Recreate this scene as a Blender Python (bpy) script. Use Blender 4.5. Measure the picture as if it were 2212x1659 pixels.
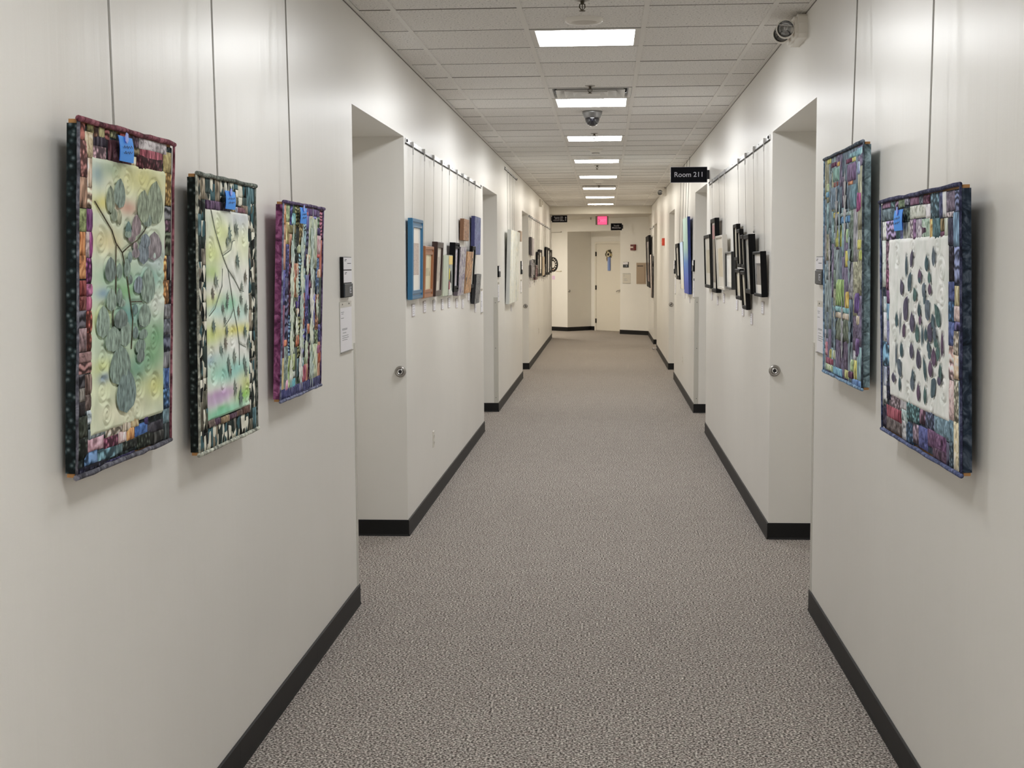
import bpy, math, random
import numpy as np
from mathutils import Vector, Matrix
for _o in list(bpy.data.objects): bpy.data.objects.remove(_o)
SC=bpy.context.scene; COL=SC.collection
# ---------------------------------------------------------------- camera, world, exposure
CAMH=1.6679
cd=bpy.data.cameras.new('camera'); cam=bpy.data.objects.new('camera',cd); COL.objects.link(cam)
cd.sensor_fit='HORIZONTAL'; cd.sensor_width=36.0; cd.lens=2973.29/2212*36.0
cd.clip_start=0.05; cd.clip_end=200
_r=Vector((0.99768326,0.06783365,-0.00516818)); _u=Vector((-0.000780943,0.0873834977,0.99617444)); _f=Vector((-0.06802577,0.99386253,-0.08723403))
cam.matrix_world=Matrix(((_r.x,_u.x,-_f.x,0),(_r.y,_u.y,-_f.y,0),(_r.z,_u.z,-_f.z,CAMH),(0,0,0,1)))
SC.camera=cam
wd=bpy.data.worlds.new('world'); SC.world=wd; wd.use_nodes=True
wd.node_tree.nodes['Background'].inputs[0].default_value=(0.02,0.02,0.02,1)
VS=SC.view_settings
SC.display_settings.display_device='sRGB'
VS.view_transform='Standard'; VS.look='None'; VS.gamma=1.0; VS.use_curve_mapping=False
VS.exposure=1.95
SC.cycles.max_bounces=16; SC.cycles.diffuse_bounces=12; SC.cycles.glossy_bounces=4
LIGHT_POWER=9.0                       # emission of the ceiling panels
LIGHT_COL=(0.97,0.985,1.0); LIGHT_WARM=(1.0,0.92,0.78)
# ---------------------------------------------------------------- dimensions (metres, camera at X=0 Y=0)
XL,XR=-1.213,0.979; CZ=2.89; RH=2.432; T=0.6096; Y0=6.729
COLX=[XL,-1.0255,-0.4159,0.1937,0.8033,XR]
YB,YE=-5.4,29.90; RD=0.80
REC_L=[(6.60,8.30),(13.62,15.42),(20.03,21.66)]
REC_R=[(6.58,8.29),(13.57,15.34),(19.90,21.60),(26.75,28.35)]
YL_END,YR_END=30.88,31.87
# ---------------------------------------------------------------- helpers
def s2l(c): return c/12.92 if c<=.04045 else ((c+.055)/1.055)**2.4
def hx(h,k=1.0):
    return tuple(min(.92,s2l(int(h[i:i+2],16)/255)*k) for i in (0,2,4))
def newmat(name):
    m=bpy.data.materials.new(name); m.use_nodes=True
    nt=m.node_tree; return m,nt,nt.nodes['Principled BSDF']
def N(nt,t,**kw):
    n=nt.nodes.new(t)
    for k,v in kw.items(): setattr(n,k,v)
    return n
def c4(c): return (c[0],c[1],c[2],1)
MC={}
def plain(name,col,rough=.5,metal=0,spec=.5,bump=0,bscale=200,coat=0):
    if name in MC: return MC[name]
    m,nt,b=newmat(name); b.inputs['Base Color'].default_value=c4(col); b.inputs['Roughness'].default_value=rough
    b.inputs['Metallic'].default_value=metal; b.inputs['Specular IOR Level'].default_value=spec
    if coat: b.inputs['Coat Weight'].default_value=coat; b.inputs['Coat Roughness'].default_value=.08
    if bump:
        tc=N(nt,'ShaderNodeTexCoord'); n=N(nt,'ShaderNodeTexNoise'); n.inputs['Scale'].default_value=bscale
        bp=N(nt,'ShaderNodeBump'); bp.inputs['Strength'].default_value=bump; bp.inputs['Distance'].default_value=.002
        nt.links.new(tc.outputs['Object'],n.inputs['Vector']); nt.links.new(n.outputs['Fac'],bp.inputs['Height']); nt.links.new(bp.outputs[0],b.inputs['Normal'])
    MC[name]=m; return m
def emit(name,col,st):
    if name in MC: return MC[name]
    m,nt,b=newmat(name); b.inputs['Base Color'].default_value=c4(col)
    b.inputs['Emission Color'].default_value=c4(col); b.inputs['Emission Strength'].default_value=st
    MC[name]=m; return m
def ramp(nt,stops,interp='LINEAR'):
    r=N(nt,'ShaderNodeValToRGB'); r.color_ramp.interpolation=interp
    e=r.color_ramp.elements
    e[0].position=stops[0][0]; e[0].color=c4(stops[0][1])
    e[1].position=stops[-1][0]; e[1].color=c4(stops[-1][1])
    for p,c in stops[1:-1]:
        x=e.new(p); x.color=c4(c)
    return r
def mapped(nt,scale=(1,1,1),rot=(0,0,0),loc=(0,0,0),out='Object'):
    tc=N(nt,'ShaderNodeTexCoord'); mp=N(nt,'ShaderNodeMapping')
    mp.inputs['Scale'].default_value=scale; mp.inputs['Rotation'].default_value=rot; mp.inputs['Location'].default_value=loc
    nt.links.new(tc.outputs[out],mp.inputs['Vector']); return mp
class MB:
    def __init__(s): s.v=[]; s.f=[]
    def add(s,vs,fs):
        o=len(s.v); s.v+= [tuple(p) for p in vs]; s.f+=[tuple(i+o for i in q) for q in fs]; return s
    def box(s,x0,x1,y0,y1,z0,z1):
        return s.add([(x0,y0,z0),(x1,y0,z0),(x1,y1,z0),(x0,y1,z0),(x0,y0,z1),(x1,y0,z1),(x1,y1,z1),(x0,y1,z1)],
            [(0,3,2,1),(4,5,6,7),(0,1,5,4),(1,2,6,5),(2,3,7,6),(3,0,4,7)])
    def cbox(s,x0,x1,y0,y1,z0,z1,b):      # box with chamfered edges along all sides (front -Y bevel)
        lo=[(x0,z0),(x1,z0),(x1,z1),(x0,z1)]; li=[(x0+b,z0+b),(x1-b,z0+b),(x1-b,z1-b),(x0+b,z1-b)]
        v=[(x,y1,z) for x,z in lo]+[(x,y0+b,z) for x,z in lo]+[(x,y0,z) for x,z in li]
        f=[(3,2,1,0),(8,9,10,11)]
        for k in range(4):
            j=(k+1)%4; f+=[(k,j,4+j,4+k),(4+k,4+j,8+j,8+k)]
        return s.add(v,[tuple(reversed(q)) for q in f] if False else f)
    def prism(s,poly,z0,z1):              # plan polygon extruded in z
        n=len(poly); v=[(x,y,z0) for x,y in poly]+[(x,y,z1) for x,y in poly]
        f=[tuple(reversed(range(n))),tuple(range(n,2*n))]
        f+=[(k,(k+1)%n,n+(k+1)%n,n+k) for k in range(n)]
        return s.add(v,f)
    def frontprism(s,poly,y0,y1):         # x,z polygon extruded along y (y0 = front)
        n=len(poly); v=[(x,y0,z) for x,z in poly]+[(x,y1,z) for x,z in poly]
        f=[tuple(range(n)),tuple(reversed(range(n,2*n)))]
        f+=[(k,n+k,n+(k+1)%n,(k+1)%n) for k in range(n)]
        return s.add(v,f)
    def lathe(s,prof,n=24,axis='z',c=(0,0,0)):
        vs=[];fs=[];m=len(prof)
        for k in range(n):
            a=2*math.pi*k/n
            for r,h in prof:
                p=(r*math.cos(a),r*math.sin(a),h)
                if axis=='y': p=(p[0],p[2],p[1])
                if axis=='x': p=(p[2],p[0],p[1])
                vs.append((p[0]+c[0],p[1]+c[1],p[2]+c[2]))
        for k in range(n):
            j=(k+1)%n
            for i in range(m-1): fs.append((k*m+i,j*m+i,j*m+i+1,k*m+i+1))
        return s.add(vs,fs)
    def tube(s,pts,r,n=6,cap=True):
        pts=[Vector(p) for p in pts]; vs=[];fs=[]
        for i,p in enumerate(pts):
            d=(pts[min(i+1,len(pts)-1)]-pts[max(i-1,0)]).normalized()
            a=Vector((0,0,1)) if abs(d.z)<.9 else Vector((1,0,0))
            x=d.cross(a).normalized(); y=d.cross(x)
            rr=r[i] if isinstance(r,(list,tuple)) else r
            vs+=[p+x*rr*math.cos(2*math.pi*k/n)+y*rr*math.sin(2*math.pi*k/n) for k in range(n)]
        for i in range(len(pts)-1):
            for k in range(n):
                j=(k+1)%n; fs.append((i*n+k,i*n+j,(i+1)*n+j,(i+1)*n+k))
        if cap: fs+=[tuple(reversed(range(n))),tuple(range((len(pts)-1)*n,len(pts)*n))]
        return s.add(vs,fs)
    def rectsweep(s,w,h,prof,x0=0,z0=0):  # prof: (inset, y) loops round a rectangle; closes on itself
        vs=[]
        for i,y in prof: vs+=[(x0+i,y,z0+i),(x0+w-i,y,z0+i),(x0+w-i,y,z0+h-i),(x0+i,y,z0+h-i)]
        fs=[];m=len(prof)
        for a in range(m):
            b=(a+1)%m
            for k in range(4): fs.append((a*4+k,a*4+(k+1)%4,b*4+(k+1)%4,b*4+k))
        return s.add(vs,fs)
    def mesh(s,name,mat=None,smooth=False):
        me=bpy.data.meshes.new(name); me.from_pydata(s.v,[],s.f)
        me.validate(); fixn(me)
        if mat: me.materials.append(mat)
        if smooth: me.polygons.foreach_set('use_smooth',[True]*len(me.polygons))
        me.update(); return me
    def build(s,name,mat,parent=None,smooth=False,loc=None,rot=None):
        return link(name,s.mesh(name,mat,smooth),parent,loc,rot)
import bmesh
def fixn(me):
    bm=bmesh.new(); bm.from_mesh(me); bmesh.ops.recalc_face_normals(bm,faces=bm.faces); bm.to_mesh(me); bm.free()
def link(name,me,parent=None,loc=None,rot=None):
    o=bpy.data.objects.new(name,me); COL.objects.link(o)
    if parent: o.parent=parent
    if loc: o.location=loc
    if rot: o.rotation_euler=rot
    return o
def tag(o,label=None,cat=None,group=None,kind=None):
    if label: o['label']=label
    if cat: o['category']=cat
    if group: o['group']=group
    if kind: o['kind']=kind
    return o
def empty(name,loc,rot=(0,0,0)):
    o=bpy.data.objects.new(name,None); COL.objects.link(o); o.location=loc; o.rotation_euler=rot; o.empty_display_size=.05; return o
def thing(name,label,cat,loc,rot=(0,0,0),group=None):
    return tag(empty(name,loc,rot),label,cat,group)
HP=math.pi/2
def onwall(side,Y,Z,d=0,tilt=0):          # local x = viewer's right, z = up, -y = out of the wall
    if side=='L': return (XL+d,Y,Z),(tilt,0,HP)
    return (XR-d,Y,Z),(tilt,0,-HP)
P0=(-0.94,33.84); EU=(0.69798,-0.71611); EN=(0.71611,0.69798); EANG=math.atan2(EU[1],EU[0])
def onend(t,z,out=0):                      # on the angled end wall (t along it, out towards the viewer)
    return (P0[0]+EU[0]*t-EN[0]*out,P0[1]+EU[1]*t-EN[1]*out,z),(0,0,EANG)
def text_mesh(body,size,mat,name,align='CENTER',bold=0.0,ext=.0006,spacing=1.0):
    cu=bpy.data.curves.new(name,'FONT'); cu.body=body; cu.size=size; cu.align_x=align; cu.align_y='CENTER'; cu.extrude=ext; cu.offset=bold; cu.space_line=spacing; cu.resolution_u=3
    ob=bpy.data.objects.new(name,cu); COL.objects.link(ob)
    dg=bpy.context.evaluated_depsgraph_get(); me=bpy.data.meshes.new_from_object(ob.evaluated_get(dg)); bpy.data.objects.remove(ob)
    me.name=name; me.materials.clear(); me.materials.append(mat); return me
def text(body,size,mat,parent,x,y,z,name='lettering',**k):
    me=text_mesh(body,size,mat,name,**k)
    o=link(name,me,parent,(x,y,z),(HP,0,0)); return o
# ---------------------------------------------------------------- materials of the place
def mat_wall(name,col):
    m,nt,b=newmat(name)
    mp=mapped(nt,(13,13,.8)); n=N(nt,'ShaderNodeTexNoise'); n.inputs['Scale'].default_value=1; n.inputs['Detail'].default_value=3; n.inputs['Roughness'].default_value=.5; n.inputs['Distortion'].default_value=.3
    nt.links.new(mp.outputs[0],n.inputs['Vector'])
    mp2=mapped(nt,(1,1,1)); n2=N(nt,'ShaderNodeTexNoise'); n2.inputs['Scale'].default_value=260; n2.inputs['Detail'].default_value=1
    nt.links.new(mp2.outputs[0],n2.inputs['Vector'])
    n3=N(nt,'ShaderNodeTexNoise'); n3.inputs['Scale'].default_value=1.1; n3.inputs['Detail'].default_value=3
    nt.links.new(mp2.outputs[0],n3.inputs['Vector'])
    r=ramp(nt,[(.3,tuple(c*.965 for c in col)),(.7,tuple(min(1,c*1.02) for c in col))]); nt.links.new(n3.outputs['Fac'],r.inputs[0])
    nt.links.new(r.outputs[0],b.inputs['Base Color'])
    b1=N(nt,'ShaderNodeBump'); b1.inputs['Strength'].default_value=.32; b1.inputs['Distance'].default_value=.004
    b2=N(nt,'ShaderNodeBump'); b2.inputs['Strength'].default_value=.10; b2.inputs['Distance'].default_value=.001
    nt.links.new(n.outputs['Fac'],b1.inputs['Height']); nt.links.new(n2.outputs['Fac'],b2.inputs['Height']); nt.links.new(b1.outputs[0],b2.inputs['Normal'])
    nt.links.new(b2.outputs[0],b.inputs['Normal'])
    b.inputs['Roughness'].default_value=.33; b.inputs['Specular IOR Level'].default_value=.36
    return m
M_WALL=mat_wall('wall_paint',(0.80,0.783,0.742))
def mat_carpet():
    m,nt,b=newmat('carpet_loop')
    mp=mapped(nt,(1,1,1)); 
    v=N(nt,'ShaderNodeTexNoise'); v.inputs['Scale'].default_value=115; v.inputs['Detail'].default_value=2.5; v.inputs['Roughness'].default_value=.62
    n2=N(nt,'ShaderNodeTexNoise'); n2.inputs['Scale'].default_value=7; n2.inputs['Detail'].default_value=4
    n3=N(nt,'ShaderNodeTexNoise'); n3.inputs['Scale'].default_value=38; n3.inputs['Detail'].default_value=2
    for n in (v,n2,n3): nt.links.new(mp.outputs[0],n.inputs['Vector'])
    r=ramp(nt,[(.34,hx('1C1B1B')),(.43,hx('6A645F')),(.51,hx('9A938E')),(.59,hx('C6BFB9')),(.67,hx('F0ECE6'))]); nt.links.new(v.outputs['Fac'],r.inputs[0])
    r2=ramp(nt,[(.3,(.93,.91,.90)),(.7,(1.03,1.02,1.0))]); nt.links.new(n2.outputs['Fac'],r2.inputs[0])
    r3=ramp(nt,[(.32,(.95,.91,.90)),(.5,(1.0,1.0,1.0)),(.68,(1.0,1.03,1.0))]); nt.links.new(n3.outputs['Fac'],r3.inputs[0])
    m1=N(nt,'ShaderNodeMixRGB',blend_type='MULTIPLY'); m1.inputs[0].default_value=1; nt.links.new(r.outputs[0],m1.inputs[1]); nt.links.new(r2.outputs[0],m1.inputs[2])
    m2=N(nt,'ShaderNodeMixRGB',blend_type='MULTIPLY'); m2.inputs[0].default_value=1; nt.links.new(m1.outputs[0],m2.inputs[1]); nt.links.new(r3.outputs[0],m2.inputs[2])
    nt.links.new(m2.outputs[0],b.inputs['Base Color'])
    bp=N(nt,'ShaderNodeBump'); bp.inputs['Strength'].default_value=.8; bp.inputs['Distance'].default_value=.006; nt.links.new(v.outputs['Fac'],bp.inputs['Height']); nt.links.new(bp.outputs[0],b.inputs['Normal'])
    b.inputs['Roughness'].default_value=.95; b.inputs['Specular IOR Level'].default_value=.1
    return m
def mat_tile():
    m,nt,b=newmat('ceiling_tile_fissured')
    mp=mapped(nt,(1,1,1)); n=N(nt,'ShaderNodeTexNoise'); n.inputs['Scale'].default_value=95; n.inputs['Detail'].default_value=2
    v=N(nt,'ShaderNodeTexNoise'); v.inputs['Scale'].default_value=210; v.inputs['Detail'].default_value=0
    for q in (n,v): nt.links.new(mp.outputs[0],q.inputs['Vector'])
    base=(0.95,0.935,0.91); r=ramp(nt,[(.29,tuple(c*.30 for c in base)),(.36,tuple(c*.86 for c in base)),(.6,base)]); nt.links.new(n.outputs['Fac'],r.inputs[0])
    r2=ramp(nt,[(.3,(.8,.8,.8)),(.5,(1,1,1))]); nt.links.new(v.outputs['Fac'],r2.inputs[0])
    oi=N(nt,'ShaderNodeObjectInfo'); r3=ramp(nt,[(0,(.93,.92,.91)),(1,(1,1,1))]); nt.links.new(oi.outputs['Random'],r3.inputs[0])
    m1=N(nt,'ShaderNodeMixRGB',blend_type='MULTIPLY'); m1.inputs[0].default_value=1; nt.links.new(r.outputs[0],m1.inputs[1]); nt.links.new(r2.outputs[0],m1.inputs[2])
    m2=N(nt,'ShaderNodeMixRGB',blend_type='MULTIPLY'); m2.inputs[0].default_value=1; nt.links.new(m1.outputs[0],m2.inputs[1]); nt.links.new(r3.outputs[0],m2.inputs[2])
    nt.links.new(m2.outputs[0],b.inputs['Base Color'])
    bp=N(nt,'ShaderNodeBump'); bp.inputs['Strength'].default_value=.4; bp.inputs['Distance'].default_value=.002; nt.links.new(n.outputs['Fac'],bp.inputs['Height']); nt.links.new(bp.outputs[0],b.inputs['Normal'])
    b.inputs['Roughness'].default_value=.95; b.inputs['Specular IOR Level'].default_value=.15
    return m
M_CARPET=mat_carpet(); M_TILE=mat_tile()
M_GRID=plain('grid_enamel',(.80,.78,.745),.5); M_DARK=plain('plenum_dark',(.012,.012,.012),.9)
M_BASE=plain('rubber_base',(.007,.007,.0075),.5,spec=.3,bump=.05,bscale=60)
M_DOOR=plain('door_paint',(.74,.70,.62),.4); M_FRAME=plain('door_frame_paint',(.76,.725,.65),.4)
M_STEEL=plain('brushed_steel',(.42,.40,.38),.33,metal=1,bump=.1,bscale=400); M_CHROME=plain('chrome',(.75,.75,.75),.12,metal=1)
M_BLACK=plain('black_plastic',(.004,.004,.0045),.5,spec=.2); M_WHITE=plain('white_plastic',hx('E8E4DC'),.4)
M_PAPER=plain('paper',hx('ECEAEE'),.6); M_INK=plain('ink',(.06,.06,.07),.6); M_GREYINK=plain('grey_ink',(.35,.35,.37),.6)
M_ACRYL=plain('frosted_rail',(.72,.72,.73),.25); M_WIRE=plain('wire_steel',(.55,.53,.50),.3,metal=.6)
M_CABLE=plain('cable_steel',(.22,.21,.19),.35,metal=.5)
M_SIGN=plain('sign_navy',(.0035,.004,.008),.5,spec=.15); M_LET=plain('sign_lettering',hx('D4D6E2'),.4); M_RUB=plain('rubber_grey',(.03,.03,.03),.6)
M_GUARD=plain('corner_guard_vinyl',hx('C6C4BC'),.25); M_SCREW=plain('screw',(.04,.04,.04),.4)
M_WOOD=plain('stretcher_pine',hx('A87A48'),.6,bump=.2,bscale=80)
QD={
 'Q1':{
  'P':[(54,766,95,786,'7A7448'),(95,757,126,784,'5F4030'),(126,760,162,786,'7F7A50'),(162,759,192,786,'5E2A28'),(192,766,237,784,'7A7A58'),(261,767,310,784,'7C2A2A'),(310,756,392,785,'5A4454'),(393,757,605,791,'B8B0B4'),(93,738,183,767,'2A2230'),(93,710,172,741,'8C7078'),(183,713,218,762,'431E2A'),(218,712,341,763,'4A2A34'),(341,736,401,761,'55482C'),(404,733,576,763,'8A4250'),(342,713,375,735,'C8BC98'),(375,708,571,742,'5A2A32'),(1,746,43,783,'7A3E34'),(43,710,91,767,'B4A280'),(2,666,59,746,'8E5C58'),(57,645,85,710,'C0A890'),(3,598,60,666,'94725C'),(58,600,88,645,'A8907C'),(5,546,54,597,'6E7A4C'),(54,547,95,598,'5A2A5C'),(582,712,648,766,'9A8A58'),(585,627,650,712,'B08A44'),(575,589,646,625,'4A4A4E'),(576,559,647,589,'6A4A5C'),(8,493,50,546,'B06A34'),(9,442,53,494,'A86A38'),(50,489,72,547,'8C7C7C'),(72,489,101,547,'7A2E6A'),(51,432,101,489,'6E2C62'),(-7,404,56,439,'6A2420'),(-7,372,56,404,'5A2420'),(56,403,102,431,'86446A'),(52,370,102,403,'8A3E5E'),(-7,334,57,372,'3A3640'),(53,320,103,370,'8A3E34'),(11,280,58,333,'7C6468'),(58,277,104,320,'783C34'),(580,502,602,559,'8A2E5A'),(602,497,649,559,'38402E'),(582,432,615,497,'B8792E'),(615,432,651,497,'24242A'),(590,369,638,432,'C08444'),(638,368,656,432,'2A2A30'),(594,330,655,369,'6C6C70'),(596,288,656,330,'5A5E68'),(597,242,658,288,'3E4456'),(10,255,99,279,'7E6060'),(10,230,100,255,'6E4A48'),(8,199,51,232,'26242A'),(8,168,51,199,'6A6660'),(9,137,52,168,'2A2628'),(51,182,98,228,'5A4640'),(52,145,98,182,'4A3C38'),(62,112,96,145,'9AA8B0'),(9,87,67,135,'2A3026'),(10,38,67,87,'222A24'),(72,76,179,101,'6F7C82'),(178,68,287,98,'B4A894'),(287,64,350,100,'BCAE98'),(349,70,409,95,'A8926A'),(67,47,169,79,'9C7480'),(168,41,265,69,'7A3E58'),(265,43,321,71,'B09090'),(321,42,379,74,'B4773C'),(376,40,477,75,'2E5A9A'),(451,66,482,91,'3A2E5E'),(477,39,600,68,'26242E'),(48,20,128,49,'3A5E86'),(128,17,244,46,'557E8C'),(244,18,299,42,'3E5458'),(288,21,398,45,'343A34'),(398,10,509,47,'2C332A'),(509,1,628,42,'2A2A28'),(10,-15,185,20,'1E1E34'),(185,-21,381,13,'262248'),(381,-29,636,3,'1C1C30'),(588,199,649,243,'6A6A70'),(609,145,650,199,'2E4E86'),(579,148,611,201,'5A82A8'),(597,91,652,145,'3A6490'),(599,52,653,91,'56707A'),(600,-7,655,52,'2A3234')],
  'L':[(186,593,184,656,47),(239,606,249,676,63),(207,573,207,604,36),(241,566,240,605,25),(402,576,416,658,74),(495,575,509,685,104),(443,567,442,601,54),(361,543,360,596,54),(303,538,302,578,34),(300,537,300,557,38),(498,483,496,557,99),(416,474,414,542,66),(357,489,357,516,46),(352,511,351,529,29),(425,515,425,551,59),(331,527,330,558,45),(322,478,311,505,28),(186,433,185,492,60),(243,440,242,478,33),(302,446,286,488,38),(323,426,322,449,25),(383,402,382,446,61),(451,376,448,467,90),(192,365,191,419,55),(244,379,243,419,34),(264,373,264,393,42),(142,305,141,381,71),(258,321,257,369,77),(355,351,355,378,34),(425,317,424,378,76),(417,317,416,339,48),(291,276,289,342,66),(208,269,207,330,88),(359,291,359,323,34),(415,288,414,314,54),(400,253,399,293,62),(257,186,255,283,118),(300,115,298,222,112),(399,230,398,267,48)],
  'S':[[(88,615),(196,553),(222,525),(266,502),(297,448),(324,386),(343,342),(334,268)],[(266,502),(316,519),(372,533),(393,544),(424,558),(473,592)],[(225,523),(223,478),(225,432),(224,405),(206,359),(207,327)],[(326,383),(365,383),(407,382)]],
  'B':[(109,678,31,19,'8FA6B5'),(200,693,62,15,'8AA39C'),(421,682,157,35,'CDC892'),(137,614,46,15,'D2CC86'),(304,609,56,14,'C49A8C'),(166,529,95,25,'CFC5A0'),(526,483,88,28,'B4C0C2'),(205,446,77,16,'96B89E'),(298,410,56,16,'84B080'),(145,408,37,10,'86A0B4'),(471,437,85,19,'86AEA4'),(541,371,77,28,'CDD2CC'),(146,350,56,20,'BCC284'),(314,352,68,26,'76A2A0'),(532,287,88,28,'7EA886'),(497,240,77,31,'7A9E7A'),(145,235,52,17,'C4CB90'),(376,218,78,30,'78A08C'),(156,188,69,28,'CCD2B4'),(524,158,79,26,'C3C584'),(264,119,174,30,'D2D0BA'),(156,212,31,10,'889AAC')],
  'W':[(307,666),(410,693),(229,685),(134,524),(550,468),(554,408),(518,363),(509,279),(150,254),(151,179),(395,166),(518,159),(390,112),(321,93),(466,225),(178,123)],},
 'Q2':{
  'P':[(92,707,215,726,'4A3450'),(360,710,400,724,'8A7C54'),(400,709,427,726,'8A90A8'),(427,709,533,726,'6A4650'),(59,71,158,83,'5A4C46'),(158,71,214,90,'3A2438'),(214,67,308,87,'8A7456'),(308,70,395,86,'4A3040'),(396,70,466,87,'5A443C'),(466,69,579,92,'5A3E36')],
  'L':[(324,646,30),(297,618,20),(398,662,30),(408,564,27),(166,503,26),(135,467,23),(290,450,21),(238,419,21),(283,430,16),(444,442,22),(460,481,18),(504,510,24),(415,406,21),(507,411,24),(137,371,24),(261,381,18),(280,350,20),(265,314,24),(214,297,23),(490,340,25),(532,298,25),(362,266,27),(295,253,23),(479,240,26),(307,230,25),(499,214,26),(365,169,29),(433,135,34)],
  'S':[[(127,706),(166,649),(244,574),(294,536),(300,533),(336,463),(361,412),(399,352),(422,299),(422,231)],[(244,574),(335,592),(356,619),(383,622)],[(242,535),(234,483),(157,418),(96,398)],[(300,533),(371,502),(438,465),(480,462)],[(358,410),(327,386),(261,362)],[(422,299),(460,291),(502,283)]],
  'B':[(173,666,126,35,'D8DBCC'),(139,580,93,34,'CBD39A'),(247,642,77,35,'CDD4A0'),(486,610,87,47,'D2D6B8'),(447,692,107,22,'C4C6CC'),(137,525,61,21,'B4C88C'),(145,433,74,20,'CFD48C'),(315,424,87,23,'8CC8A8'),(175,411,75,17,'B4D0CC'),(123,342,80,26,'C4D08A'),(399,345,178,14,'D4D07C'),(126,265,36,10,'7C8CC0'),(206,266,96,18,'B8CCC8'),(436,396,85,19,'B8D4CC'),(229,222,131,27,'A4D0BC'),(394,220,142,22,'94C8C4'),(512,165,88,29,'C8D08C'),(202,157,142,14,'B48CBC'),(164,143,94,14,'C0A8C8'),(482,132,72,17,'94C45C'),(225,116,38,7,'6CA85C'),(224,102,234,17,'84CCAC')],
  'W':[(204,662),(494,638),(128,590),(120,270),(351,321),(142,224),(241,193),(518,127)],},
 'Q3':{
  'P':[(402,680,620,710,'5A4470'),(318,680,413,693,'9A4A52'),(433,478,587,678,'A8B496'),(224,535,367,568,'A8B488'),(578,608,645,639,'3A2A58'),(582,534,656,608,'C09098'),(586,519,641,534,'A84444'),(-1,635,43,674,'B0703A'),(85,606,209,638,'6A6440'),(133,639,201,681,'5F9AA0'),(392,493,461,533,'C09070'),(591,439,659,475,'D09878'),(214,453,263,477,'B06A60'),(415,355,455,377,'4A3A7C'),(476,34,628,179,'B4BE94'),(235,186,286,229,'C06A48'),(645,95,705,142,'B4583C'),(347,38,424,106,'8A3A50'),(151,35,234,70,'4AA0B4'),(72,32,114,74,'C888A8'),(114,102,223,162,'94A860'),(225,330,276,357,'4A3480'),(233,307,278,330,'D8A890'),(423,224,466,264,'C07050'),(597,135,702,168,'8A4A68'),(36,198,88,222,'C0603C'),(138,76,227,96,'A4B0A4'),(31,-5,717,13,'34345C')],
  'L':[],
  'S':[],
  'B':[],
  'W':[],},
 'Q4':{
  'P':[(75,866,175,895,'B4B04C'),(175,845,318,864,'5A2A4A'),(318,841,392,859,'C09040'),(524,836,658,854,'5E2A4A'),(658,835,731,851,'B8B058'),(762,847,862,877,'6A9CB0'),(583,851,762,871,'6A92A0'),(215,786,374,841,'6A9088'),(551,766,740,832,'6A5478'),(771,782,818,830,'7A88B0'),(245,762,348,783,'7A4440'),(569,753,677,767,'A86A48'),(751,647,845,717,'8A3A70'),(57,753,128,787,'A8BC88'),(48,731,119,754,'5A90C0'),(238,640,379,662,'C8B83C'),(378,640,631,655,'8AA0A0'),(397,613,615,640,'4A7CB0'),(288,524,426,608,'9AA040'),(517,445,602,507,'C4B840'),(532,537,591,590,'8CB080'),(772,508,849,545,'C0BC50'),(804,468,873,508,'98A448'),(159,676,368,766,'62788A'),(612,660,759,752,'50707C'),(298,291,487,396,'7A9A58'),(515,283,595,351,'C8A840'),(230,266,614,288,'6AA0A8'),(241,241,614,266,'B8A890'),(282,153,607,242,'5A6456'),(48,41,245,68,'7A3A50'),(60,14,236,41,'9AB480'),(153,67,204,107,'B0A850'),(234,70,294,109,'A8B490'),(236,11,458,43,'5A90B4'),(514,15,603,49,'B0B068'),(585,23,723,51,'4A2240'),(637,52,705,98,'98B480'),(714,25,773,100,'C0BC58'),(674,-15,871,30,'4A70A8'),(759,232,824,267,'B8AC90'),(745,115,819,183,'5A4070'),(47,73,100,131,'A86070'),(715,275,814,350,'5A4080')],
  'L':[],
  'S':[],
  'B':[],
  'W':[],},
 'Q5':{
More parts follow.
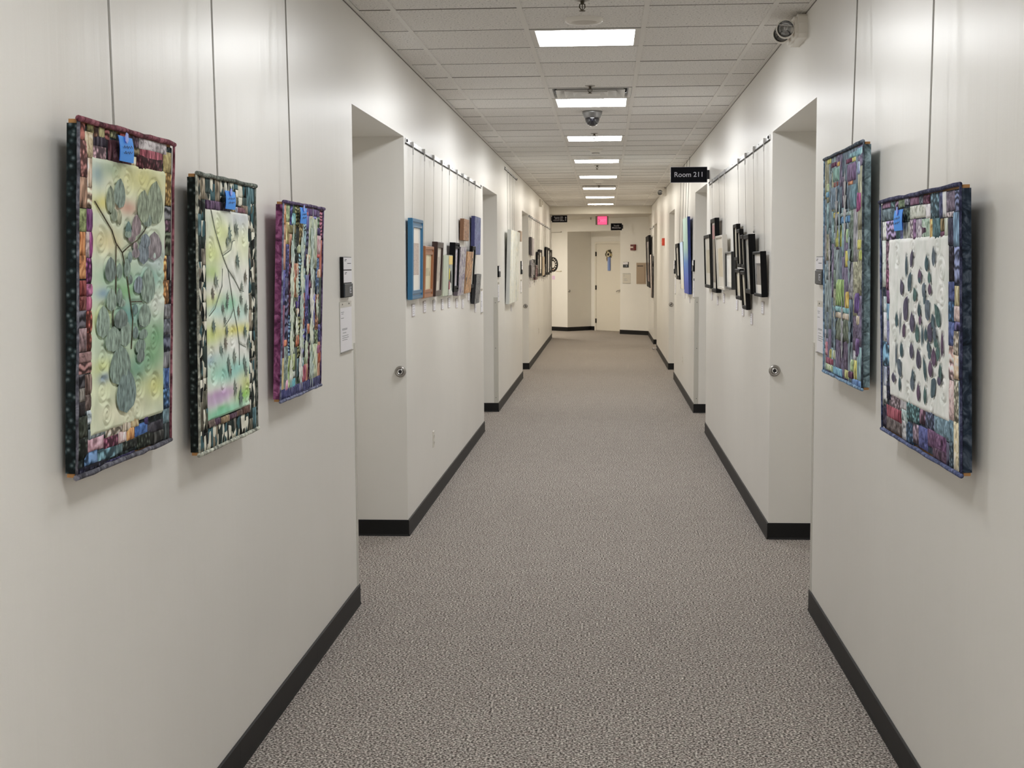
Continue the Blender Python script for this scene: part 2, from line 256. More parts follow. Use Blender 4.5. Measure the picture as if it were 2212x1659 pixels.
  'P':[(25,733,157,760,'7A5A75'),(157,729,227,755,'5E7E84'),(227,688,290,756,'4E3A50'),(278,725,370,757,'5F6E55'),(370,730,430,757,'8E8CA0'),(438,727,560,756,'6A4A62'),(560,727,614,752,'6B7684'),(607,723,697,750,'6A3F58'),(13,692,217,730,'4E6068'),(290,681,437,722,'5A6A60'),(437,686,652,725,'AEB2A6'),(644,682,704,723,'C2BEC4'),(704,679,818,750,'5F8090'),(804,677,845,750,'3F4468'),(845,679,882,748,'BFC0C4'),(879,693,973,746,'63586A'),(973,690,1033,744,'4A5476'),(872,677,960,692,'D0BCC4'),(31,630,91,691,'C6CCC4'),(91,630,234,691,'75658A'),(234,628,297,687,'3F6068'),(297,627,350,682,'6A72A8'),(341,626,440,680,'9DA39A'),(440,627,485,685,'B8A8B4'),(485,626,518,686,'7A5A80'),(518,625,593,684,'9A92A0'),(593,622,695,683,'8AA390'),(593,638,665,662,'3A2036'),(695,621,728,680,'B08A4A'),(728,620,816,680,'3F5F66'),(810,642,861,678,'6A5A3A'),(809,619,860,642,'6A4058'),(861,618,901,677,'A8B0A0'),(901,603,966,675,'2C2A40'),(959,599,1041,689,'5A7A98'),(903,509,968,601,'2E2838'),(964,503,1040,600,'5A6488'),(21,477,82,630,'B8C4BC'),(82,520,141,627,'8A6A80'),(79,469,141,538,'9A5A80'),(77,425,141,469,'5A3460'),(31,395,81,447,'9FB4B8'),(80,369,144,425,'5F88A8'),(33,298,88,395,'BFC2C8'),(87,289,141,369,'6A6E98'),(9,218,143,299,'4A7898'),(21,143,86,216,'8A96B0'),(82,177,146,221,'3A3A60'),(901,455,963,507,'3E4A7C'),(900,400,959,455,'4A78A8'),(963,444,1042,497,'A89A70'),(956,403,1038,444,'B8A09C'),(965,379,1037,403,'3A3460'),(899,336,965,400,'3E4E80'),(955,315,1012,378,'C0B4A0'),(895,291,954,336,'C49E98'),(894,245,957,291,'C0A0A4'),(954,250,1008,315,'C8B090'),(1007,254,1040,380,'465068'),(75,112,138,170,'2C3050'),(15,88,75,165,'A0A8A8'),(892,134,956,244,'C0A4A4'),(956,137,1007,249,'BCB8A0'),(1006,15,1036,249,'4A6078'),(954,2,1005,137,'C8BC98'),(111,85,292,147,'9A8690'),(282,101,377,134,'ACA8AE'),(67,50,310,93,'7A3040'),(300,63,386,102,'8AA0A0'),(377,77,546,137,'5F8A90'),(546,84,630,134,'6A4A60'),(622,81,734,136,'5A6484'),(734,74,951,136,'607C8C'),(65,12,309,54,'5A5050'),(309,9,366,71,'A8A8AC'),(356,5,466,71,'46688A'),(457,16,545,78,'7A6878'),(536,13,653,79,'4A5088'),(653,32,869,83,'5A3A5C'),(716,-6,868,40,'4A3448'),(868,4,904,71,'28243C'),(900,-2,953,83,'4A6070'),(6,11,72,81,'30283C')],
  'L':[(410,518,412,579,30),(474,548,500,592,36),(681,536,682,576,47),(765,551,766,598,40),(589,500,590,537,47),(710,501,711,532,36),(443,477,477,525,46),(357,462,341,503,49),(589,499,589,521,39),(630,464,654,497,42),(716,469,717,498,41),(536,447,521,481,49),(641,441,657,471,27),(380,390,425,450,65),(582,403,583,439,39),(671,406,709,446,67),(590,378,590,407,34),(832,388,777,438,49),(758,379,744,412,46),(489,355,490,407,63),(264,358,265,400,40),(317,339,320,408,17),(361,334,388,369,38),(557,328,558,375,51),(615,319,617,379,22),(703,340,726,386,59),(665,336,666,371,37),(771,343,772,381,40),(854,306,856,367,30),(782,324,782,351,42),(698,305,699,336,41),(478,274,480,318,50),(333,268,334,310,45),(255,233,258,307,22),(759,272,760,317,57),(809,290,810,334,39),(705,286,706,314,37),(575,252,560,301,60),(662,223,634,284,30),(295,215,323,252,72),(715,238,716,280,52),(832,237,833,278,39),(493,207,494,240,33),(216,179,217,207,56),(303,160,305,201,34),(483,178,484,222,53),(565,155,566,202,42),(652,154,653,200,36),(763,193,733,225,77),(820,222,820,247,44)],
  'S':[],
  'B':[],
  'W':[(842,534),(500,605),(267,579),(788,610),(840,469),(512,435),(434,327),(212,334),(849,207),(712,162),(415,150)],},
}
# ================================================================ STRUCTURE
tag(MB().box(-4.6,2.0,YB-.1,37.0,-.06,0).build('floor',M_CARPET),kind='structure')
def plan(side,recs,yend):
    s=-1 if side=='L' else 1; X=XL if side=='L' else XR
    p=[(X,YB)]
    for a,b in recs: p+=[(X,a),(X+s*RD,a),(X+s*RD,b),(X,b)]
    p+=[(X,yend),(X+s*.98,yend),(X+s*.98,YB)]
    return p if s>0 else list(reversed(p))
for side,recs,yend,nm in (('L',REC_L,YL_END,'wall_left'),('R',REC_R,YR_END,'wall_right')):
    X=XL if side=='L' else XR; s=-1 if side=='L' else 1
    mb=MB().prism(plan(side,recs,yend),0,RH)
    # everything above door height runs straight through
    mb.box(min(X,X+s*.98),max(X,X+s*.98),YB,yend,RH,2.95)
    tag(mb.build(nm,M_WALL),kind='structure')
tag(MB().box(XL-.98,XR+.98,YB-.1,YB,0,2.95).build('wall_back',M_WALL),kind='structure')
tag(MB().box(-4.5,XL-.98,YL_END-.15,YL_END,0,2.95).build('wall_cross',M_WALL),kind='structure')
tag(MB().box(-4.6,-4.5,YL_END-.15,37.0,0,2.95).build('wall_far_left',M_WALL),kind='structure')
ew=MB().prism([(-4.6,0),(0,0),(0,RD),(1.825,RD),(1.825,0),(2.80,0),(2.80,1.0),(-4.6,1.0)],0,RH)
ew.box(-4.6,2.80,0,1.0,RH,2.80)
tag(ew.build('wall_end',M_WALL,None,loc=(P0[0],P0[1],0),rot=(0,0,EANG)),kind='structure')
# lower ceiling of the end lobby, its edge is the bulkhead
LZ=2.723
tag(MB().box(-4.5,1.9,YE,37.0,LZ,2.95).build('ceiling_lobby',plain('lobby_ceiling_paint',(.66,.63,.56),.6)),kind='structure')
# ---- ceiling: slab, grid runners, separate tiles
ceil=tag(MB().box(XL-.05,XR+.05,YB,YE,2.935,2.96).build('ceiling',M_DARK),kind='structure')
MB().box(XL,XR,YB,Y0-4*T,CZ,CZ+.015).build('ceiling_panel',M_TILE,ceil)
K0,K1=-4,38
LIGHT_K=[1,6,11,16,21,26,31,36]; VENT_K=[5,25]
gap=.0028
tmesh={}
for c in range(5):
    x0,x1=COLX[c],COLX[c+1]
    a=x0+(.004 if c else .016); b=x1-(.004 if c<4 else .016)
    mb=MB(); w=b-a; L=T-2*gap; bv=.004
    v=[(0,0,.016),(w,0,.016),(w,L,.016),(0,L,.016),(0,0,bv),(w,0,bv),(w,L,bv),(0,L,bv),(bv,bv,0),(w-bv,bv,0),(w-bv,L-bv,0),(bv,L-bv,0)]
    f=[(0,1,2,3),(11,10,9,8)]+[(4+k,4+(k+1)%4,(k+1)%4,k) for k in range(4)]+[(8+k,8+(k+1)%4,4+(k+1)%4,4+k) for k in range(4)]
    tmesh[c]=(a,mb.add(v,f).mesh('ceiling_tile',M_TILE))
rng=random.Random(4)
for k in range(K0,K1):
    for c in range(5):
        if c==2 and (k in LIGHT_K or k in VENT_K or k==-4): continue
        a,me=tmesh[c]
        link('ceiling_tile',me,ceil,(a,Y0+k*T+gap,CZ+rng.choice([0,0,0,.001,.0015])))
for x in COLX[1:5]:
    MB().box(x-.012,x+.012,YB,YE,CZ-.0035,CZ+.0005).box(x-.002,x+.002,YB,YE,CZ,CZ+.04).build('grid_runner',M_GRID,ceil)
M_SHADE=plain('painted_joint_shade',(.20,.185,.165),.8)  # dark tone stands in for shade at tile joints and wall angle
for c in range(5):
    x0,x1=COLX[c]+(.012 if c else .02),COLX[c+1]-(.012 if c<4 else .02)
    me=MB().box(x0,x1,-.0025,.0025,-.0011,.012).mesh('cross_shade_strip',M_SHADE)  # solid strip coloured as the shade in each tile joint
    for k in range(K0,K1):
        link('cross_shade_strip',me,ceil,(0,Y0+k*T,CZ))
for n,(x0,x1) in enumerate(((XL,XL+.021),(XR-.021,XR))):
    mb=MB().box(x0,x1,YB,YE,CZ-.004,CZ-.001)
    mb.box(x0 if n==0 else x1-.002,x0+.002 if n==0 else x1,YB,YE,CZ-.004,CZ+.03)
    tr=tag(mb.build('trim_%d'%(n+1),M_GRID),kind='structure')
    MB().box(x0 if n==0 else x1-.002,x0+.002 if n==0 else x1,YB,YE,CZ-.0085,CZ-.0042).build('painted_shadow_line',M_SHADE,tr)  # dark strip painted as the shadow line under the wall angle
# ---- baseboards (rubber cove base with butt joints)
def bb(name,segs,parts=None):
    mb=MB()
    for (x0,y0),(x1,y1) in segs:
        dx,dy=x1-x0,y1-y0; L=math.hypot(dx,dy); nx,ny=-dy/L,dx/L   # left normal = into the room
        t=.007; h=.1
        prof=[(0,0),(t+.004,0),(t,.012),(t,h-.004),(t-.004,h),(0,h)]
        v=[];n=len(prof)
        for (px,py,e) in ((x0,y0,-1),(x1,y1,1)):
            for d,z in prof: v.append((px+nx*d+dx/L*e*0,py+ny*d,z))
        f=[tuple(range(n)),tuple(reversed(range(n,2*n)))]+[(k,n+k,n+(k+1)%n,(k+1)%n) for k in range(n)]
        mb.add(v,f)
    return tag(mb.build(name,M_BASE),kind='structure')
def runs(side,recs,yend):
    X=XL if side=='L' else XR; s=-1 if side=='L' else 1; e=.007*s
    out=[];y=YB
    for a,b in recs+[(yend,None)]:
        yy=y
        first=True
        while yy<a-1e-6:                       # four-foot pieces
            ny=min(a+(0.007 if b is not None else 0),yy+1.22 if a-yy>1.6 else a+(.007 if b is not None else 0))
            st=yy+ (0.0 if (first and y==YB) else (-.007 if first else .0008))
            out.append(((X,st),(X,ny))); yy=ny; first=False
            if ny>=a: break
        if b is None: break
        out.append(((X+s*RD,b),(X-e*0,b)))      # far return of the recess (faces the viewer)
        out.append(((X,a),(X+s*RD,a)))
        y=b
    return out
def orient(side,seg):
    (a,b)=seg
    return (b,a)
for side,recs,yend,nm in (('L',REC_L,YL_END,'baseboard_left'),('R',REC_R,YR_END,'baseboard_right')):
    for a,b in runs(side,recs,yend):
        if abs(a[0]-b[0])<1e-6:                 # along the corridor
            seg=(b,a) if side=='L' else (a,b)
        else:
            far=[r for r in recs if abs(a[1]-r[1])<1e-6]
            # far return faces -Y, near return faces +Y
            lo,hi=(a,b) if a[0]<b[0] else (b,a)
            seg=(hi,lo) if far else (lo,hi)
        # left normal of seg must point into the corridor
        bb(nm,[seg])
def elocal(x,y): return (P0[0]+EU[0]*x+EN[0]*y,P0[1]+EU[1]*x+EN[1]*y)
for a,b in (((-3.5,0),(0.007,0)),((0,0),(0,RD)),((1.825,RD),(1.825,0)),((1.82,0),(2.76,0)),((0,RD),(.13,RD)),((1.175,RD),(1.825,RD))):
    bb('baseboard_end',[(elocal(*b),elocal(*a))])
bb('baseboard_left',[((-4.5,YL_END),(XL,YL_END))])
# ---- doors at the back of the recesses and the one at the end
def door(n,loc,rot,x0,w,hinge_left,detail=False):
    d=empty('door_%d'%n,loc,rot); tag(d,kind='structure')
    MB().cbox(x0,x0+w,-.012,.03,.006,2.135,.002).build('door_slab',M_DOOR,d)
    fw=.055
    fb=MB().box(x0-fw,x0-.003,-.022,.03,0,2.135+fw).box(x0+w+.003,x0+w+fw,-.022,.03,0,2.135+fw).box(x0-.003,x0+w+.003,-.022,.03,2.139,2.135+fw)
    fb.build('door_frame',M_FRAME,d)
    hxp=x0-.004 if hinge_left else x0+w+.004
    for z in (.242,1.064,1.89):
        MB().tube([(hxp,-.03,z-.055),(hxp,-.03,z+.055)],.011,8).box(hxp-.011,hxp+.018,-.027,-.010,z-.052,z+.052).build('hinge',plain('hinge_bronze',(.02,.016,.013),.4,metal=.6),d)
    s=-1 if hinge_left else 1; lx=x0+w-.065 if hinge_left else x0+.065
    h=MB().lathe([(0,-.02),(.030,-.018),(.032,-.012),(.032,0)],20,'y',(lx,0,1.0)).build('door_handle',M_STEEL,d,True)
    MB().tube([(lx,-.012,1.0),(lx,-.06,1.0)],.011,8).tube([(lx,-.055,1.0),(lx+s*.04,-.062,.997),(lx+s*.085,-.058,.985),(lx+s*.105,-.05,.965)],[.012,.011,.010,.008],8).build('lever',M_STEEL,h,True)
    return d
dn=1
door(dn,(elocal(0,RD)[0],elocal(0,RD)[1],0),(0,0,EANG),.197,.915,True); dn+=1
for a,b in REC_L: door(dn,(XL-RD,a,0),(0,0,HP),(b-a)-.16-.915,.915,False); dn+=1
for a,b in REC_R: door(dn,(XR+RD,b,0),(0,0,-HP),.16,.915,True); dn+=1
# ---- corner guards
def guard(n,side,Y,direc,wy=.045,screws=True):
    X=XL if side=='L' else XR; s=1 if side=='L' else -1
    g=empty('trim_%d'%n,(X,Y,.1)); tag(g,kind='structure')
    t=.0022; z=1.19
    mb=MB().box(min(0,s*t),max(0,s*t),min(0,-direc*wy),max(0,-direc*wy),0,z)
    mb.box(min(s*t,-s*wy),max(s*t,-s*wy),min(0,direc*t),max(0,direc*t),0,z)
    mb.build('guard_angle',M_GUARD,g)
    for zz in (.06,.62,1.13):
        MB().lathe([(0,0),(.0045,.0008),(.004,.0025),(0,.003)],10,'y',(0,0,0)).build('screw',M_SCREW,g,False,(-s*wy*.55,direc*t+(-.003 if direc<0 else 0),zz))
n=3
for side,Y,dr in (('L',REC_L[0][0],1),('R',REC_R[0][0],1),('L',REC_L[1][1],-1),('R',REC_R[1][1],-1)):
    guard(n,side,Y,dr); n+=1
# ================================================================ CEILING FITTINGS
ords=['nearest','second','third','fourth','fifth','sixth','seventh','farthest']
def light_panel(Yc,label,col,group,z=CZ,x=(COLX[2]+COLX[3])/2,pw=1.0):
    t=thing('ceiling_light',label,'ceiling light',(x,Yc,z),group=group)
    w=T/2-.012
    mb=MB()
    prof=[(0,.030),(0,-.001),(.006,-.003),(.030,-.003),(.034,.010),(.034,.030)]
    vs=[];fs=[]
    for i,zz in prof: vs+=[(-w+i,-w+i,zz),(w-i,-w+i,zz),(w-i,w-i,zz),(-w+i,w-i,zz)]
    m=len(prof)
    for a in range(m):
        b=(a+1)%m
        for k in range(4): fs.append((a*4+k,a*4+(k+1)%4,b*4+(k+1)%4,b*4+k))
    mb.add(vs,fs).build('light_frame',plain('light_frame_enamel',hx('D8D6D2'),.35),t)
    q=w-.032; n=8; vs=[];fs=[]
    for j in range(n+1):
        for i in range(n+1):
            u,v=-1+2*i/n,-1+2*j/n; vs.append((u*q,v*q,.006-.014*(1-u**6)*(1-v**6)))
    for j in range(n):
        for i in range(n): fs.append((j*(n+1)+i,(j+1)*(n+1)+i,(j+1)*(n+1)+i+1,j*(n+1)+i+1))
    MB().add(vs,fs).build('diffuser',emit('panel_glow_%d_%d'%(int(col[2]*100),int(pw*100)),col,LIGHT_POWER*pw),t,True)
    return t
def warm(k):
    f=max(0,min(1,(k-11)/18)); return tuple(LIGHT_COL[i]*(1-f)+LIGHT_WARM[i]*f for i in range(3))
for i,k in enumerate(LIGHT_K):
    light_panel(Y0+(k+.5)*T,'%s glowing white square ceiling panel of the row down the corridor'%ords[i],warm(k),'glowing ceiling panels')
for k,wd_ in ((-4,'just above the top edge of the picture'),(-9,'overhead, out of view'),(-14,'behind the viewer, out of view'),(-19,'farthest behind the viewer, out of view')):
    light_panel(Y0+(k+.5)*T,'glowing white ceiling panel '+wd_,LIGHT_COL,'ceiling panels overhead',CZ-(0 if k==-4 else .006),pw=(.55 if k==-4 else 1.0))
light_panel(32.35,'glowing ceiling panel round the corner of the end lobby',LIGHT_WARM,None,LZ-.006,-2.35,2.6)
# sprinklers
def sprinkler(x,Yc,z,label):
    t=thing('fire_sprinkler',label,'sprinkler',(x,Yc,z),group='fire sprinklers')
    MB().lathe([(0,0),(.036,0),(.035,-.004),(.016,-.008),(.012,-.004),(0,-.004)],20).build('escutcheon',M_STEEL,t,True)
    MB().tube([(0,0,-.004),(0,0,-.022)],.009,8).tube([(-.011,0,-.02),(-.013,0,-.035),(-.002,0,-.050)],.0028,5).tube([(.011,0,-.02),(.013,0,-.035),(.002,0,-.050)],.0028,5).tube([(0,0,-.02),(0,0,-.048)],.0022,5).build('sprinkler_head',plain('dark_brass',(.10,.085,.06),.35,metal=.8),t)
    MB().lathe([(0,-.049),(.015,-.050),(.014,-.053),(0,-.053)],12).build('deflector',plain('dark_brass',(.1,.085,.06),.35,metal=.8),t)
CX=-.111
for Yc,l in ((6.55,'fire sprinkler cut off by the top edge of the picture'),(9.68,'fire sprinkler just in front of the square air vent'),(13.2,'fire sprinkler just in front of the third lit ceiling panel'),(17.45,'fire sprinkler just beyond the fourth lit ceiling panel'),(21.9,'small fire sprinkler just beyond the far smoke detector')):
    sprinkler(CX,Yc,CZ,l)
sprinkler(-.35,32.2,LZ,'fire sprinkler on the low lobby ceiling left of the exit sign')
# round flat speakers
for Yc,l in ((7.06,'large round white ceiling speaker in front of the nearest lit panel'),(16.15,'thin round white ceiling disc in front of the fourth lit panel')):
    t=thing('ceiling_speaker',l,'speaker',(CX,Yc,CZ),group='round ceiling discs')
    MB().lathe([(0,-.012),(.062,-.012),(.068,-.018),(.086,-.018),(.095,-.012),(.095,.0)],40).build('rim',M_WHITE,t,True)
    MB().lathe([(0,-.0165),(.045,-.016),(.064,-.0135)],32).build('grille',plain('grille',hx('CFC9C0'),.7,bump=.3,bscale=900),t,True)
# smoke detectors
for Yc,l in ((15.0,'white cone shaped smoke detector in front of a thin ceiling disc'),(20.72,'small far white cone shaped smoke detector beyond the fifth lit panel')):
    t=thing('smoke_detector',l,'smoke detector',(CX,Yc,CZ),group='cone smoke detectors')
    MB().lathe([(0,0),(.080,0),(.080,-.010),(.072,-.014),(0,-.014)],28).build('detector_base',M_WHITE,t,True)
    MB().lathe([(.066,-.014),(.040,-.045),(.036,-.050),(0,-.050)],28).build('detector_body',M_WHITE,t,True)
    MB().lathe([(.042,-.040),(.0435,-.044),(.0395,-.047)],28).build('vent_slot',M_RUB,t)
# dome camera
t=thing('dome_camera','silver dome security camera hanging from the ceiling','camera',(CX,11.3,CZ))
MB().lathe([(0,0),(.080,0),(.082,-.006),(.080,-.016),(.066,-.050),(.060,-.056),(.056,-.052)],40).build('housing',plain('camera_silver',(.30,.30,.30),.30,metal=.9),t,True)
MB().lathe([(.057,-.046),(.059,-.062),(.054,-.086),(.040,-.106),(.020,-.117),(0,-.120)],40).build('dome',plain('smoked_dome',(.008,.008,.010),.06,coat=1),t,True)
MB().lathe([(.0575,-.050),(.0585,-.054),(.0565,-.058)],40).build('dome_ring',M_CHROME,t,True)
lens=MB().lathe([(0,-.006),(.013,-.006),(.014,0),(.014,.02)],20,'y',(0,-.052,-.072)).build('lens',plain('lens_glass',(.01,.01,.02),.05),t,True)
for k in range(10):
    a=2*math.pi*k/10
    MB().lathe([(0,-.002),(.0035,0)],8,'y',(.023*math.cos(a),-.050+.006*abs(math.sin(a)),-.074+.021*math.sin(a))).build('infrared_led',plain('led_pale',hx('C8C8D0'),.2),lens)
# air vents
for k,l in ((5,'square four-way air vent with dark core beside the second lit panel'),(25,'far square four-way air vent beside the sixth lit panel')):
    t=thing('air_vent',l,'air vent',((COLX[2]+COLX[3])/2,Y0+(k+.5)*T,CZ),group='square air vents')
    W=T/2-.014
    MB().box(-W,W,-W,W,.035,.04).build('duct_back',plain('duct_dark',(.03,.028,.026),.8),t)
    def sq(prof):
        vs=[];fs=[];m=len(prof)
        for r,z in prof: vs+=[(-r,-r,z),(r,-r,z),(r,r,z),(-r,r,z)]
        for a in range(m-1):
            for q in range(4): fs.append((a*4+q,a*4+(q+1)%4,(a+1)*4+(q+1)%4,(a+1)*4+q))
        return MB().add(vs,fs)
    MV=plain('vent_enamel',(.78,.77,.75),.4)
    sq([(W,.03),(W,-.002),(W-.022,-.002),(W-.024,.004),(W-.03,.03)]).build('vent_frame',MV,t)
    for r in (.245,.185,.125):
        sq([(r,-.010),(r-.003,-.0115),(r-.055,.030),(r-.05,.032),(r,-.010)]).build('louver',MV,t)
    sq([(.068,-.012),(.066,-.014),(0.0,-.014)]).build('centre_plate',MV,t)
# emergency lights
def emergency(Yc,label):
    loc,rot=onwall('R',Yc,2.757,0)
    t=thing('emergency_light',label,'emergency light',loc,rot,'twin head emergency lights')
    # local x: viewer right when facing wall = towards the camera
    mb=MB(); n=7
    prof=[(-.15,0),(.15,0),(.158,.02),(.155,.07),(.140,.105),(.12,.118),(-.12,.118),(-.140,.105),(-.155,.07),(-.158,.02)]
    mb.frontprism(prof,-.045,0); mb.frontprism([(x*.9,.008+z*.86) for x,z in prof],-.060,-.045)
    mb.build('housing',M_WHITE,t)
    for sx in (1,-1):
        h=MB().lathe([(.0,.05),(.030,.048),(.040,.030),(.045,.0),(.046,-.030),(.042,-.034),(.040,-.030)],28,'x',(0,0,0)).build('lamp_head',M_WHITE,t,True)
        h.location=(.075*sx+.02,-.098,.048); h.rotation_euler=(0,0,math.radians(180-10))
        MB().lathe([(.040,-.030),(.036,-.006),(.020,.012),(0,.018)],24,'x').build('reflector',plain('reflector',(.5,.5,.5),.15,metal=1,bump=.4,bscale=60),h,True)
        MB().lathe([(0,-.031),(.039,-.0295)],24,'x').build('lens_rim',plain('ring_glass',(.12,.12,.12),.08,spec=.8),h,True) if False else None
        MB().tube([(-.028,-.032,.012),(-.028,.032,.02)],.003,5).build('lamp_bar',M_CHROME,h)
        MB().tube([(.075*sx+.02,-.05,.045),(.075*sx+.02,-.075,.047)],.018,10).build('swivel',M_WHITE,t)
emergency(7.06,'white twin head emergency light at the ceiling above the near right doorway')
emergency(22.8,'small far white twin head emergency light high on the right wall')
# exit, strobe boxes
loc,rot=onwall('L',25.35,2.700,0)
t=thing('strobe_box','tall white box high on the left wall near the ceiling','alarm box',loc,rot)
MB().cbox(-.09,.09,-.05,0,0,.135,.008).build('box_body',M_WHITE,t)
MB().box(-.03,.03,-.062,-.05,.03,.105).build('box_lens',plain('strobe_lens',hx('D8D2C4'),.2),t)
# ================================================================ WALL FITTINGS
def bumper(loc,rot,label):
    t=thing('door_bumper',label,'door bumper',loc,rot,'round wall door bumpers')
    MB().lathe([(0,0),(.034,0),(.0345,-.006),(.031,-.014),(.026,-.016),(.020,-.013),(.018,-.010),(0,-.010)],32,'y').build('bumper_plate',M_STEEL,t,True)
    MB().lathe([(.0175,-.011),(.0175,-.019),(.0155,-.022),(.0115,-.021),(.0105,-.013),(0,-.012)],24,'y').build('bumper_ring',M_CHROME,t,True)
    MB().lathe([(.0104,-.0135),(.006,-.0155),(0,-.016)],20,'y').build('rubber_tip',M_RUB,t,True)
bumper((-1.249,8.30,1.015),(0,0,0),'round steel door bumper in the near left doorway recess')
bumper((1.005,8.29,1.022),(0,0,0),'round steel door bumper in the near right doorway recess')
bumper((-1.262,21.66,1.0),(0,0,0),'small dark door bumper in the third left doorway recess')
bumper((1.012,21.60,1.02),(0,0,0),'small dark door bumper in the third right doorway recess')
p=elocal(.02,.06); 
bumper((elocal(0,.06)[0],elocal(0,.06)[1],.985),(0,0,EANG-HP+math.pi),'dark door bumper at the corner of the end doorway recess')
# outlets
def outlet(side,Y,Z,label):
    loc,rot=onwall(side,Y,Z)
    t=thing('power_outlet',label,'outlet',loc,rot,'wall outlets')
    MB().cbox(-.035,.035,-.006,0,0,.115,.003).build('cover_plate',plain('outlet_ivory',hx('D8D4CA'),.35),t)
    for z in (.034,.081):
        s=MB().frontprism([(.0165*math.cos(a)*1.0,z+.0145*math.sin(a)) for a in [2*math.pi*k/16 for k in range(16)]],-.0085,-.006).build('socket',plain('outlet_ivory2',hx('CFCBC0'),.3),t)
        MB().box(-.0075,-.0050,-.0089,-.0084,z-.004,z+.005).box(.0050,.0075,-.0089,-.0084,z-.004,z+.005).box(-.002,.002,-.0089,-.0084,z-.011,z-.007).build('slots',M_BLACK,s)
    MB().lathe([(0,-.0075),(.003,-.0065)],8,'y',(0,0,.0575)).build('screw',M_STEEL,t)
outlet('L',9.56,.381,'white outlet low on the left wall below the framed pictures')
outlet('L',24.82,.395,'far outlet low on the left wall beyond the third doorway')
outlet('R',17.53,.386,'outlet low on the right wall below the tall blue canvas')
# printed lines helper
def lines(parent,x0,x1,y,rows,mat,name='printed_line',th=.003):
    for z,a,b in rows: MB().box(x0+(x1-x0)*a,x0+(x1-x0)*b,y-.0003,y,z-th/2,z+th/2).build(name,mat,parent)
# room signs
def room_sign(side,Yc,Z0,label,inserts=2,W=.205,loc=None,rot=None):
    if loc is None: loc,rot=onwall(side,Yc,Z0,0)
    H=.067+.060*inserts
    t=thing('room_sign',label,'sign',loc,rot,'room name signs')
    MB().cbox(-W/2,W/2,-.016,0,0,H,.002).build('sign_back',M_BLACK,t)
    MB().cbox(-W/2+.003,W/2-.003,-.022,-.016,.003,.064,.002).build('number_plate',plain('sign_slate',hx('2A3038'),.4),t)
    pl=t
    # pictogram strokes
    x=.018
    MB().box(x,x+.045,-.0228,-.022,.045,.048).box(x,x+.004,-.0228,-.022,.020,.048).box(x,x+.045,-.0228,-.022,.020,.023).box(x+.018,x+.030,-.0228,-.022,.028,.040).build('raised_mark',M_LET,t)
    for i in range(inserts):
        z0=.067+.060*i
        c=MB().box(-W/2+.004,W/2-.006,-.0185,-.016,z0+.002,z0+.057).build('paper_insert',M_PAPER,t)
        lines(c,-W/2+.02,W/2-.02,-.0185,[(z0+.048,.05,.32),(z0+.042,.0,.22)]+([(z0+.030,.4,.95)] if i==inserts-1 else []),M_INK)
    return t
room_sign('L',6.345,1.515,'tall black room sign with two white inserts at the near left doorway')
room_sign('R',6.32,1.565,'room sign with one white insert beside the near right doorway',1)
room_sign('L',15.53,1.515,'black room sign just past the second left doorway',1)
room_sign('L',19.72,1.515,'room sign with white insert just before the third left doorway',2)
room_sign('R',15.44,1.568,'dark room sign just past the second right doorway',1)
room_sign('R',19.62,1.512,'room sign with white insert just before the third right doorway',2)
room_sign('R',28.52,1.585,'small room sign behind the pale canvas near the end',1)
l,r=onend(2.017,1.562); room_sign('E',0,0,'black and white room sign on the angled end wall',1,.17,l,r)
# clear paper holders
def holder(side,Yc,Z0,label,W=.25,H=.235,prints=True,loc=None,rot=None):
    if loc is None: loc,rot=onwall(side,Yc,Z0)
    t=thing('paper_holder',label,'paper holder',loc,rot,'clear paper holders')
    MB().cbox(-W/2,W/2,-.003,0,0,H,.001).build('acrylic_back',plain('acrylic_grey',hx('C4C2BC'),.15),t)
    MB().box(-W/2,W/2,-.009,-.003,0,.004).build('bottom_lip',plain('acrylic_edge',hx('77756F'),.2),t)
    p=MB().box(-W/2+.008,W/2-.008,-.0045,-.003,.006,H-.028).build('paper_sheet',M_PAPER if prints else plain('paper_dull',hx('CFCABF'),.6),t)
    a,b=-W/2+.02,W/2-.03
    lines(p,a,b,-.0045,[(H-.048,.0,.3),(H-.056,.05,.25),(H-.075,0,.28),(H*.47,.1,.62),(H*.45,.1,.6),(H*.39,.15,.5),(H*.33,.1,.72),(H*.29,.1,.75),(H*.25,.1,.62)],M_GREYINK,th=.0032)
    for x in (-W*.28,W*.28):
        MB().lathe([(0,-.006),(.004,-.0045),(.004,-.003)],10,'y',(x,0,H-.012)).build('screw',M_SCREW,t)
holder('L',6.355,1.260,'white printed notice in a clear holder under the near left room sign',.29,.236)
holder('R',6.32,1.250,'clear paper holder half hidden behind the tall patchwork quilt',.27,.240)
holder('L',15.54,1.238,'clear paper holder under the sign past the second left doorway',.21,.222)
holder('L',19.71,1.250,'clear paper holder under the sign before the third left doorway',.21,.190)
holder('R',15.45,1.277,'clear paper holder under the sign past the second right doorway',.21,.215)
holder('R',19.55,1.227,'clear paper holder under the sign before the third right doorway',.21,.260)
holder('L',13.40,1.190,'white notice sheet at the end of the left picture row before the doorway',.20,.237)
l,r=onend(2.04,1.190); holder('E',0,0,'pale notice in a clear holder below the sign on the end wall',.26,.238,False,l,r)
loc,rot=onwall('R',6.065,1.445)
t=thing('pen_holder','small black box on the wall behind the left edge of the tall quilt','holder',loc,rot)
MB().frontprism([(-.035,.0),(.03,-.006),(.035,.11),(-.04,.114)],-.02,0).build('holder_body',M_BLACK,t)
MB().box(-.048,-.032,-.026,-.006,.04,.048).build('holder_clip',M_BLACK,t)
